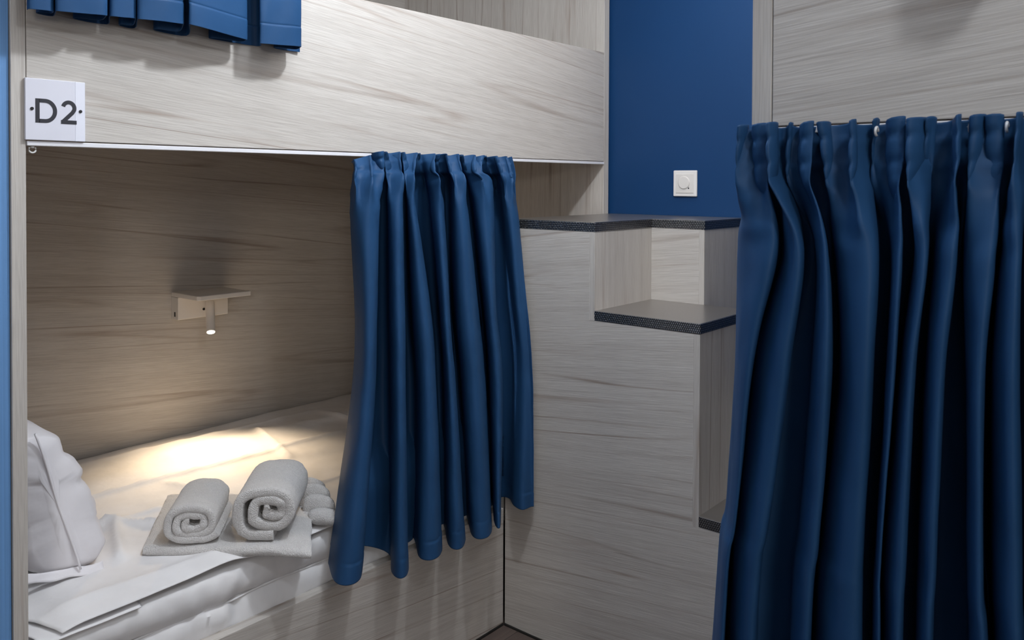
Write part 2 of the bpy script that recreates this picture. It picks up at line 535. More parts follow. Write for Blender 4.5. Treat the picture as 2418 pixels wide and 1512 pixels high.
# ------------------------------------------------------------------ mattress and sheet
def hnoise(x, y, z=0): return noise.noise(Vector((x, y, z)))
mat_t = thing('mattress', 'white covered mattress in the lower berth, its seamed side above the base board', 'mattress', (1.55, 2.2, .3302))
def mattress_bm():
    bm = bmesh.new()
    X0, X1, Y0, Y1, Z0, Z1 = XH+.004, XF-.005, 1.716, YB-.004, .3303, .5005
    # profile of the front side, from the bottom up then over the top
    prof = []
    mid = .425
    side = [(0, .0), (.0, .012), (-.005, .03), (-.006, .06), (-.003, .085), (.006, .094), (-.004, .104), (-.010, .13), (-.008, .152), (-.001, .165), (.012, .170)]
    nx = 300
    P = []
    for i in range(nx+1):
        x = X0+(X1-X0)*i/nx
        row = []
        for d, h in side:
            w = 0 if h < .005 else 1
            wob = .007*hnoise(x*6, h*14, 1.3)*w + .006*hnoise(x*15+h*34, h*22, 5)*w + .005*hnoise(x*36+h*70, h*36, 7)*w
            pk = .010*math.exp(-((x-1.02)/.03)**2)*math.exp(-((h-.07)/.03)**2) - .012*math.exp(-((x-1.06)/.02)**2)*math.exp(-((h-.075)/.025)**2)
            row.append((x, Y0+d+wob-pk, Z0+h+.003*hnoise(x*4, 3)*w))
        for k in range(1, 26):
            t = k/25
            row.append((x, Y0+.012+(Y1-Y0-.012)*t, Z1+.002*hnoise(x*5, t*6, 9)))
        row.append((x, Y1, Z0))
        P.append(row)
    V = add_grid(bm, P)
    # close the underside and ends
    for row in (V[0], V[-1]):
        bm.faces.new(row if row is V[0] else row[::-1])
    for i in range(nx):
        bm.faces.new((V[i][-1], V[i][0], V[i+1][0], V[i+1][-1]))
    bmesh.ops.recalc_face_normals(bm, faces=bm.faces)
    return bm
link_bm('cover', mattress_bm(), LINEN, mat_t, smooth=True, angle=60)
bm = bmesh.new()
add_tube(bm, [(XH+.006+(XF-XH-.012)*i/120, 1.716+.004+.004*hnoise(i*.2, 3), .3303+.0945+.0035*hnoise(i*.13, 8)) for i in range(121)], .0026, 8)
link_bm('piping', bm, LINEN, mat_t, smooth=True)

def crease(x, y, p, q, w, a, step=0):
    """raised fold along the plan line p-q"""
    px, py = p; qx, qy = q
    dx, dy = qx-px, qy-py
    l = math.hypot(dx, dy)
    t = ((x-px)*dx+(y-py)*dy)/(l*l)
    dn = ((x-px)*dy-(y-py)*dx)/l
    f = 1/(1+math.exp(-(t)*30))/(1+math.exp((t-1)*30))
    h = a*math.exp(-abs(dn)/w)
    if step: h += step/(1+math.exp(-dn/(.0022)))
    return h*f
CREASES = [
 ((.80, 2.38), (1.62, 2.30), .010, .0045, 0), ((1.55, 2.20), (1.66, 2.56), .010, .004, .0025),
 ((1.40, 1.95), (1.78, 1.93), .007, .004, .0045), ((1.20, 2.30), (1.30, 1.90), .02, .004, 0),
 ((.72, 2.14), (1.10, 2.11), .010, .006, .003), ((.84, 2.23), (1.06, 2.00), .012, .006, 0),
 ((1.62, 2.30), (2.10, 2.27), .010, .004, 0), ((1.05, 2.66), (2.0, 2.60), .010, .003, .002),
 ((1.86, 1.80), (1.95, 2.55), .012, .004, .002), ((.68, 1.78), (1.10, 1.75), .03, .004, 0),
 ((.88, 1.90), (.96, 2.10), .015, .007, 0)]
def sheet_z(x, y):
    h = .0030*hnoise(x*3, y*3, 2) + .0022*hnoise(x*9, y*11, 6) + .0016*abs(hnoise(x*6+2*y, y*7, 12))
    for c in CREASES: h += 3.2*crease(x, y, *c)
    return .5072 + h
sheet = thing('bed_sheet', 'flat white sheet with fold creases spread over the lower mattress', 'bed sheet', (1.55, 2.2, .503))
def sheet_bm():
    bm = bmesh.new(); P = []
    nx, ny = 220, 130
    for i in range(nx+1):
        row = []
        for j in range(ny+1):
            s, t = i/nx, j/ny
            yf = 1.703+.004*hnoise(s*9, 2.2)
            y = yf+(YB-.012-yf)*t
            xl = .675-.05*min(1, t*6)+.006*hnoise(t*9, 4)
            x = xl+(XF-.012-xl)*s
            z = sheet_z(x, y)
            if t < .02: z -= .0035*(1-t/.02)
            row.append((x, y, z))
        P.append(row)
    add_grid(bm, P)
    return bm
o = link_bm('top_layer', sheet_bm(), LINEN, sheet, smooth=True)
solidify(o, .0022, -1)
def layer_bm():
    bm = bmesh.new(); P = []
    for i in range(41):
        row = []
        for j in range(31):
            s, t = i/40, j/30
            y = 1.700+.26*t
            x = .618+.012*(1-t)+.006*hnoise(t*6, 1)+(.20)*s
            z = .5030+.0015*hnoise(x*14, y*14) + .004*math.exp(-s/.06)*(.5+hnoise(t*5, 7))
            row.append((x, y, z-.004*max(0, 1-t*14)))
        P.append(row)
    add_grid(bm, P); return bm
o = link_bm('folded_corner', layer_bm(), LINEN, sheet, smooth=True)
solidify(o, .0016, -1)

# ------------------------------------------------------------------ pillow
pillow = thing('pillow', 'plump white pillow standing on edge against the head panel of the lower berth', 'pillow', (.725, 2.15, .512))
def ridge(t, c, w): return math.exp(-((t-c)/w)**2)
def pillow_bm():
    bm = bmesh.new(); P = []
    ns, na = 60, 120
    Ln = .58; y0 = 1.895
    for i in range(ns+1):
        s = i/ns
        e = abs(2*s-1)
        prof = max(0.0, 1-e**8)**(1/2.6)
        row = []
        for k in range(na):
            a = 2*math.pi*k/na
            ca, sa = math.cos(a), math.sin(a)
            n_ = 4.2 if sa < 0 else 2.8
            rr = (abs(ca)**n_+abs(sa)**n_)**(-1/n_)
            hh = .166*(.82+.18*prof); tt = .070*prof+.020
            u = rr*ca*tt; v = rr*sa*hh
            u *= 1+.16*(-v/.19)
            cx = .742-.050*(v/.19); cz = .689
            q = v + .22*u
            wr = .007*hnoise(u*8, v*7+3, s*4)
            wr += .0045*hnoise(u*11+5, q*38, s*9)*max(0, ca+.35)
            for c0, w0, a0 in ((.052, .006, -.009), (.070, .012, .006), (.118, .010, -.010), (-.048, .007, -.006), (-.100, .012, .005), (-.010, .010, .004), (.150, .008, .006)):
                wr += a0*ridge(q+.010*hnoise(s*7, c0*50), c0, w0)
            wr *= min(1, tt/.055)
            x = cx+u+ca*wr; z = cz+v+sa*wr*.5
            y = y0+Ln*s
            row.append((max(x, XH+.004), y, max(z, .5235+.035*max(0, min(1, (.80-x)/.16)))))
        row.append(row[0])
        P.append(row)
    V = add_grid(bm, P)
    for row, sgn in ((V[0], -1), (V[-1], 1)):
        prev = row[:-1]
        c = Vector((0, 0, 0))
        for v in prev: c += v.co
        c /= len(prev)
        for f in (.93, .85, .74, .6, .45, .3, .15, .05):
            cur = []
            for v in row[:-1]:
                p = c+(v.co-c)*f; p.y += sgn*.006*(1-f*f)
                q = (p.z-.689)+.25*(p.x-.742)
                d = .008*hnoise(p.x*14, p.z*10, 4)+.004*hnoise(p.x*16, q*60, 9)
                for c0, w0, a0 in ((.052, .005, -.010), (.066, .010, .007), (.118, .009, -.008), (-.052, .007, -.007), (-.100, .010, .004), (-.020, .008, .003)):
                    d += a0*ridge(q+.012*hnoise(p.x*16, c0*40), c0, w0)
                p.y += sgn*d*.12*(1-f**6)
                cur.append(bm.verts.new(p))
            for i in range(len(cur)):
                bm.faces.new((prev[i], prev[(i+1) % len(cur)], cur[(i+1) % len(cur)], cur[i]))
            prev = cur
        bm.faces.new(prev)
    bmesh.ops.remove_doubles(bm, verts=bm.verts, dist=1e-5)
    bmesh.ops.recalc_face_normals(bm, faces=bm.faces)
    return bm
link_bm('pillowcase', pillow_bm(), LINEN_P, pillow, smooth=True)
bm = bmesh.new()
add_tube(bm, [(.696+.090*t+.0015*math.sin(t*9), 1.8885, .858-.320*t) for t in [i/24 for i in range(25)]], .0026, 8)
link_bm('end_seam', bm, LINEN_P, pillow, smooth=True)
bm = bmesh.new(); P = []
for i in range(25):
    t = i/24
    x = .655+.183*t
    zl = .5195+.032*max(0, min(1, (.80-x)/.16))
    P.append([(x, 1.897-.009*q+.002*math.sin(t*19+q*3), zl+.018*(1-q)+.0015*math.sin(t*12)) for q in (0, .25, .5, .75, 1)])
add_grid(bm, P)
o = link_bm('closure_flap', bm, LINEN_P, pillow, smooth=True); solidify(o, .002)

# ------------------------------------------------------------------ towels
tw_u = Vector((.253, -.297, 0)); tw_v = Vector((.188, .251, 0)); tw_o = Vector((.930, 1.892, 0))
tu, tv = tw_u.normalized(), tw_v.normalized()
TZ0, TZ1 = .5185, .5445
slab = thing('bath_towel', 'large white bath towel folded flat under the two rolled towels', 'towel', tw_o+(tw_u+tw_v)/2+Vector((0, 0, TZ0)))
def slab_bm():
    bm = bmesh.new(); P = []
    nu, nv = 46, 40
    hgt = TZ1-TZ0
    ring = []
    for i in range(nu+1):
        row = []
        s = i/nu
        # closed section across v: bottom front -> rounded front fold -> top -> back
        sec = []
        for j in range(nv+1):
            t = j/nv; sec.append((t, 0.0))
        for k in range(1, 8):
            a = -math.pi/2+math.pi*k/8
            sec.append((1+.05*math.cos(a), .5+.5*math.sin(a)))
        for j in range(nv, -1, -1):
            t = j/nv; sec.append((t, 1.0))
        for k in range(1, 8):
            a = math.pi/2+math.pi*k/8
            sec.append((.05*math.cos(a)*1.0, .5+.5*math.sin(a)))
        for t, h in sec:
            p = tw_o+tw_u*s+tw_v*t
            sag = 0.0
            yover = max(0, 1.700-p.y)
            z = TZ0+hgt*h + (h-.3)*(.004*hnoise(s*5, t*5, 3)+.002*hnoise(s*17, t*17, 8)) - .18*yover*yover*4
            e = min(s, 1-s)
            z -= (h-.5)*hgt*.35*math.exp(-e/.02)
            row.append((p.x+.003*hnoise(s*8, t*8, h*3), p.y+.003*hnoise(s*8+9, t*8, h*3), z))
        row.append(row[0])
        P.append(row)
    V = add_grid(bm, P)
    bm.faces.new(V[0][:-1]); bm.faces.new(V[-1][:-1][::-1])
    bmesh.ops.remove_doubles(bm, verts=bm.verts, dist=1e-5)
    bmesh.ops.recalc_face_normals(bm, faces=bm.faces)
    return bm
link_bm('folded_body', slab_bm(), TERRY, slab, smooth=True, angle=70)
# scalloped pleats of the loose end at the right
def pleats_bm():
    bm = bmesh.new()
    base = tw_o+tw_u*1.0
    for k, (t, du, hh, rv, ru) in enumerate([(.98, -.022, .070, .014, .046), (.89, -.006, .084, .017, .044), (.78, .006, .080, .017, .044), (.67, .018, .064, .018, .042), (.55, .030, .042, .022, .040)]):
        c = base+tw_v*t+tu*du
        P = []
        for i in range(15):
            ph = -math.pi/2+math.pi*i/14
            cph = max(.02, math.cos(ph))**.6
            row = []
            for a in range(25):
                th = math.pi*2*a/24
                p = c + tu*(ru*math.sin(ph)) + tv*(rv*cph*math.cos(th)) + Vector((0, 0, TZ0+.002+hh*.5+hh*.5*cph*math.sin(th)))
                p += Vector((hnoise(p.x*40, p.y*40, p.z*40), hnoise(p.x*40+5, p.y*40, p.z*40), 0))*.003
                p.z -= .10*max(0, (p-c).dot(tu))
                p.z = max(p.z, TZ0+.002)
                row.append(p)
            P.append(row)
        add_grid(bm, P)
    bmesh.ops.remove_doubles(bm, verts=bm.verts, dist=1e-6)
    bmesh.ops.recalc_face_normals(bm, faces=bm.faces)
    return bm
link_bm('pleated_end', pleats_bm(), TERRY, slab, smooth=True, label='wavy pleated end of the folded towel')

def roll_bm(c0, c1, rx, rz, turns, th, r_in, tail, shift, flat=.55, seed=0):
    """a towel rolled up: spiral band swept along the axis c0-c1"""
    bm = bmesh.new()
    c0, c1 = Vector(c0), Vector(c1)
    ax = (c1-c0); ln = ax.length; d = ax.normalized()
    side = Vector((d.y, -d.x, 0)).normalized()     # to the right seen from the front
    n = int(turns*36)
    outer, inner = [], []
    for i in range(n+1):
        f = i/n
        a = tail-2*math.pi*turns*(1-f)
        r = r_in+(1-r_in)*f**1.05
        ox = shift[0]*(1-f); oz = shift[1]*(1-f)
        wob = .03*hnoise(math.cos(a)*1.5+seed, math.sin(a)*1.5, f*2)
        sq = (abs(math.cos(a))**2.6+abs(math.sin(a))**2.6)**(-1/2.6)
        R = (r+wob)*sq
        x, z = ox+R*rx*math.cos(a), oz+R*rz*math.sin(a)
        if z < -rz*.93: z = -rz*.93+(z+rz*.93)*.15
        outer.append((x, z))
    for i, (x, z) in enumerate(outer):
        a = outer[max(0, i-1)]; b = outer[min(n, i+1)]
        tx, tz = b[0]-a[0], b[1]-a[1]; l = math.hypot(tx, tz) or 1
        # inward normal
        nx_, nz_ = -tz/l, tx/l
        inner.append((x+nx_*th, z+nz_*th))
    m = 60
    rings = []
    for j in range(-2, m+3):
        s = min(1, max(0, j/m))
        shrink = {-2: 1.0, -1: .35, 0: .0}.get(j, 0) if j <= 0 else {m+2: 1.0, m+1: .35}.get(j, 0)
        bulge = 1+.012*hnoise(s*5, seed, 3)+(.014*math.sin((s-.5)*70) if .5 < s < .93 else 0)
        ring = []
        for i in range(n+1):
            (xo, zo), (xi, zi) = outer[i], inner[i]
            mx, mz = (xo+xi)/2, (zo+zi)/2
            endpush = -.006*(1-shrink) if j < 0 else (.006*(1-shrink) if j > m else 0)
            for (x, z) in ((xo, zo), (xi, zi)):
                k = shrink*.55
                xx, zz = x+(mx-x)*k, z+(mz-z)*k
                w = .0022*hnoise(xx*60+seed, zz*60, s*20)
                p = c0+d*(ln*s)+side*(xx*bulge+w)+Vector((0, 0, zz*bulge+w))
                if j < 0: p -= d*(.004 if j == -1 else .006)
                if j > m: p += d*(.004 if j == m+1 else .006)
                p += d*(.006*hnoise(i*.12, seed+2, 0)*(1 if j <= 0 else 0))
                ring.append(bm.verts.new(p))
        rings.append(ring)
    w2 = 2*(n+1)
    for A, B in zip(rings, rings[1:]):
        for i in range(n):
            bm.faces.new((A[2*i], A[2*i+2], B[2*i+2], B[2*i]))
            bm.faces.new((A[2*i+1], B[2*i+1], B[2*i+3], A[2*i+3]))
        bm.faces.new((A[0], B[0], B[1], A[1]))
        bm.faces.new((A[2*n], A[2*n+1], B[2*n+1], B[2*n]))
    for R in (rings[0], rings[-1]):
        for i in range(n):
            bm.faces.new((R[2*i], R[2*i+1], R[2*i+3], R[2*i+2]))
    bmesh.ops.recalc_face_normals(bm, faces=bm.faces)
    return bm

ROLLS = 'rolled towels on the folded bath towel'
def rolled(label, *args, **kw):
    o = link_bm('rolled_towel', roll_bm(*args, **kw), TERRY, None, smooth=True, angle=75)
    return tag(o, label, 'towel', ROLLS)
rolled('smaller flattened rolled white towel nearer the pillow', (1.003, 1.806, .5955), (1.118, 1.938, .5955), .072, .052, 2.6, .0185, .30, math.radians(-38), (0, -.004), seed=1.0)
rolled('larger thicker rolled white towel nearer the navy curtain', (1.120, 1.692, .6130), (1.262, 1.836, .6130), .083, .069, 2.45, .0240, .27, math.radians(-75), (.024, .008), seed=6.0)

# ------------------------------------------------------------------ reading lamp with shelf
lamp = thing('reading_lamp', 'small white wall lamp with a shelf top and lit tube in the lower berth', 'lamp', (1.54, YB, .915))
box('housing', (1.443, 2.688, .915), (1.632, YB, .992), WHITE_MET, lamp, .002)
# shelf: bent plate rising from the housing's left side
bm = bmesh.new()
out = [(1.443, YB), (1.638, YB), (1.640, 2.556), (1.452, 2.556), (1.443, 2.566)]
va = [bm.verts.new((x, y, 1.008)) for x, y in out]; vb = [bm.verts.new((x, y, .9925)) for x, y in out]
bm.faces.new(va[::-1]); bm.faces.new(vb)
for i in range(len(out)):
    bm.faces.new((va[i], va[(i+1) % 5], vb[(i+1) % 5], vb[i]))
bmesh.ops.recalc_face_normals(bm, faces=bm.faces)
bmesh.ops.bevel(bm, geom=list(bm.edges), offset=.0018, segments=2, affect='EDGES', profile=.5)
link_bm('shelf', bm, WHITE_MET, lamp)
tdir = Vector((-.27, -.52, -.81)).normalized()
tp = Vector((1.540, 2.652, .968)); tb = tp+tdir*.112
cyl('pivot', tp+Vector((0, 0, .022)), tp-tdir*.002, .0065, WHITE_MET, lamp, seg=20)
tube = cyl('lamp_tube', tp-tdir*.004, tb, .0148, WHITE_MET, lamp, seg=40, bev=.0012)
cyl('lens', tb-tdir*.001, tb+tdir*.0012, .0128, LENS, tube, seg=32, label='glowing round lens at the end of the tube')
cyl('switch_button', (1.537, 2.6885, .943), (1.537, 2.6850, .943), .0042, DARK, lamp, seg=20, bev=.0006, label='small dark round switch')
box('usb_port', (1.4422, 2.706, .925), (1.4445, 2.7135, .941), DARK, lamp, .0004, label='dark charging slot in the housing side')
sp = bpy.data.lights.new('reading_lamp_light', 'SPOT')
sp.energy = 19; sp.color = (1, .76, .49); sp.spot_size = math.radians(104); sp.spot_blend = 1.0; sp.shadow_soft_size = .011
so = bpy.data.objects.new('reading_lamp_light', sp); COL.objects.link(so)
so.location = tb+tdir*.006
so.rotation_euler = tdir.to_track_quat('-Z', 'Y').to_euler()

# ------------------------------------------------------------------ staircase
st = thing('staircase', 'laminate staircase of alternating half steps with steel treads at the foot of the D2 bunk', 'stairs', (2.27, 1.1, 0))
A0, AM = 1.978, 2.295
ZT1, ZT2, ZT3, ZR2, ZR4 = 1.278, 1.024, .518, .770, .262
TH = .028
YL1, YL2, YL3 = 1.343, 1.011, .690
YR1, YR2, YR3 = 1.161, .840, .520
prism('side_panel', [(1.676, .006), (1.676, ZT1-TH), (YL1+.018, ZT1-TH), (YL1+.018, ZT2-TH), (YL2+.018, ZT2-TH), (YL2+.018, ZT3-TH), (YL3+.018, ZT3-TH), (YL3+.018, .006)], 'X', A0, A0+.018, W_Y, st, .0008)
prism('centre_panel', [(1.676, .006), (1.676, ZT1-TH), (YR1+.018, ZT1-TH), (YR1+.018, ZT2-TH), (YL2+.018, ZT2-TH), (YL2+.018, ZR2-TH), (YR2+.018, ZR2-TH), (YR2+.018, ZT3-TH), (YL3+.018, ZT3-TH), (YL3+.018, ZR4-TH), (YR3+.018, ZR4-TH), (YR3+.018, .006)], 'X', AM, AM+.018, W_Y, st, .0008)
for (ya, za, zb_, xa, xb) in ((YL1, ZT2-TH-.004, ZT1-TH, A0, AM), (YL2, ZT3-TH-.004, ZT2-TH, A0, AM+.018), (YL3, .006, ZT3-TH, A0, AM+.018),
                             (YR1, ZR2-TH, ZT1-TH, AM, XW-.003), (YR2, ZR4-TH, ZR2-TH, AM+.018, XW-.003), (YR3, .006, ZR4-TH, AM, XW-.003)):
    box('riser', (xa, ya, za), (xb, ya+.018, zb_), W_Z, st, .0008)
def tread(out, z):
    t = prism('tread', out, 'Z', z-TH, z, STEEL, st, .0010, 'brushed steel tread with dimpled edges')
    return t
def nosing(t, lo, hi, m):
    return box('nosing', lo, hi, m, t, .0005, label='dimpled steel edge')
e = .0012
t1 = tread([(A0, 1.676), (A0, YL1), (AM, YL1), (AM, YR1), (XW-.002, YR1), (XW-.002, 1.676)], ZT1)
nosing(t1, (A0-e, YL1-e, ZT1-TH+.001), (A0, 1.676, ZT1-.0012), EDGE_Y)
nosing(t1, (A0, YL1-e, ZT1-TH+.001), (AM, YL1, ZT1-.0012), EDGE_X)
nosing(t1, (AM-e, YR1-e, ZT1-TH+.001), (AM, YL1-e, ZT1-.0012), EDGE_Y)
nosing(t1, (AM, YR1-e, ZT1-TH+.001), (XW-.002, YR1, ZT1-.0012), EDGE_X)
for (xa, xb, ya, yb, z) in ((A0, AM, YL2, YL1+.001, ZT2), (A0, AM+.018, YL3, YL2+.001, ZT3), (AM+.018, XW-.002, YR2, YR1+.001, ZR2), (AM+.018, XW-.002, YR3, YR2+.001, ZR4)):
    t = tread([(xa, yb), (xa, ya), (xb, ya), (xb, yb)], z)
    if xa == A0: nosing(t, (xa-e, ya-e, z-TH+.001), (xa, yb-.0155 if 0 else yb-.002, z-.0012), EDGE_Y)
    nosing(t, (xa, ya-e, z-TH+.001), (xb, ya, z-.0012), EDGE_X)
box('shadow_gap_strip', (A0-.004, YL3, 0), (A0+.012, 1.6755, .0058), DARK, st, 0, label='matte black strip standing for the shadow gap under the side panel')  # dark gap under the stairs, its shade put in as a strip

# ------------------------------------------------------------------ dimmer on the blue wall
dim = thing('dimmer_switch', 'square white rotary dimmer switch on the blue wall above the steps', 'switch', (XW, 1.3735, 1.389))
yc, zc = 1.3735, 1.3895
bm = bmesh.new(); add_box(bm, (XW-.0085, yc-.0445, zc-.0445), (XW-.0003, yc+.0445, zc+.0445), .003, 3)
link_bm('frame', bm, WHITE_PL, dim)
box('cover_plate', (XW-.0105, yc-.0335, zc-.0330), (XW-.0080, yc+.0335, zc+.0330), INNER_PL, dim, .001)
cyl('dial', (XW-.0102, yc+.002, zc+.003), (XW-.0142, yc+.002, zc+.003), .0225, INNER_PL, dim, r1=.0215, seg=48, bev=.0015)
cyl('indicator', (XW-.0103, yc-.0155, zc-.0165), (XW-.0113, yc-.0155, zc-.0165), .0024, BLACK, dim, seg=16, label='tiny dark indicator dot')

# ------------------------------------------------------------------ the bunk at the right
bx = 1.05
rb = thing('bunk_bed', 'grey laminate bunk bed at right with its lower berth hidden by a gathered curtain', 'bunk bed', (1.5, -.5, 0))
YE0, YE1 = .4375, .4645
box('head_panel', (bx, YE0, 0), (bx+.95, YE1, 2.50), W_Z, rb)
box('guard_panel', (bx, -1.42, 1.4685), (bx+.022, YE0-.0012, 1.862), W_Y, rb)
box('curtain_rail', (bx-.003, -1.42, 1.4575), (bx+.026, YE0-.001, 1.466), RAIL, rb, .0008)
box('foot_panel', (bx, -1.446, 0), (bx+.95, -1.421, 2.50), W_Z, rb)
box('base_board', (bx, -1.42, .006), (bx+.03, YE0-.001, .369), W_Y, rb)
box('back_panel', (bx+.95, -1.446, 0), (bx+.97, YE1, 2.50), W_Y, rb)
box('upper_platform', (bx+.03, -1.42, 1.60), (bx+.95, YE0, 1.62), W_Y, rb)
box('mattress_platform', (bx+.03, -1.42, .31), (bx+.95, YE0, .33), W_Y, rb)
box('top_panel', (bx, -1.446, 2.50), (bx+.97, YE1, 2.52), W_Y, rb)

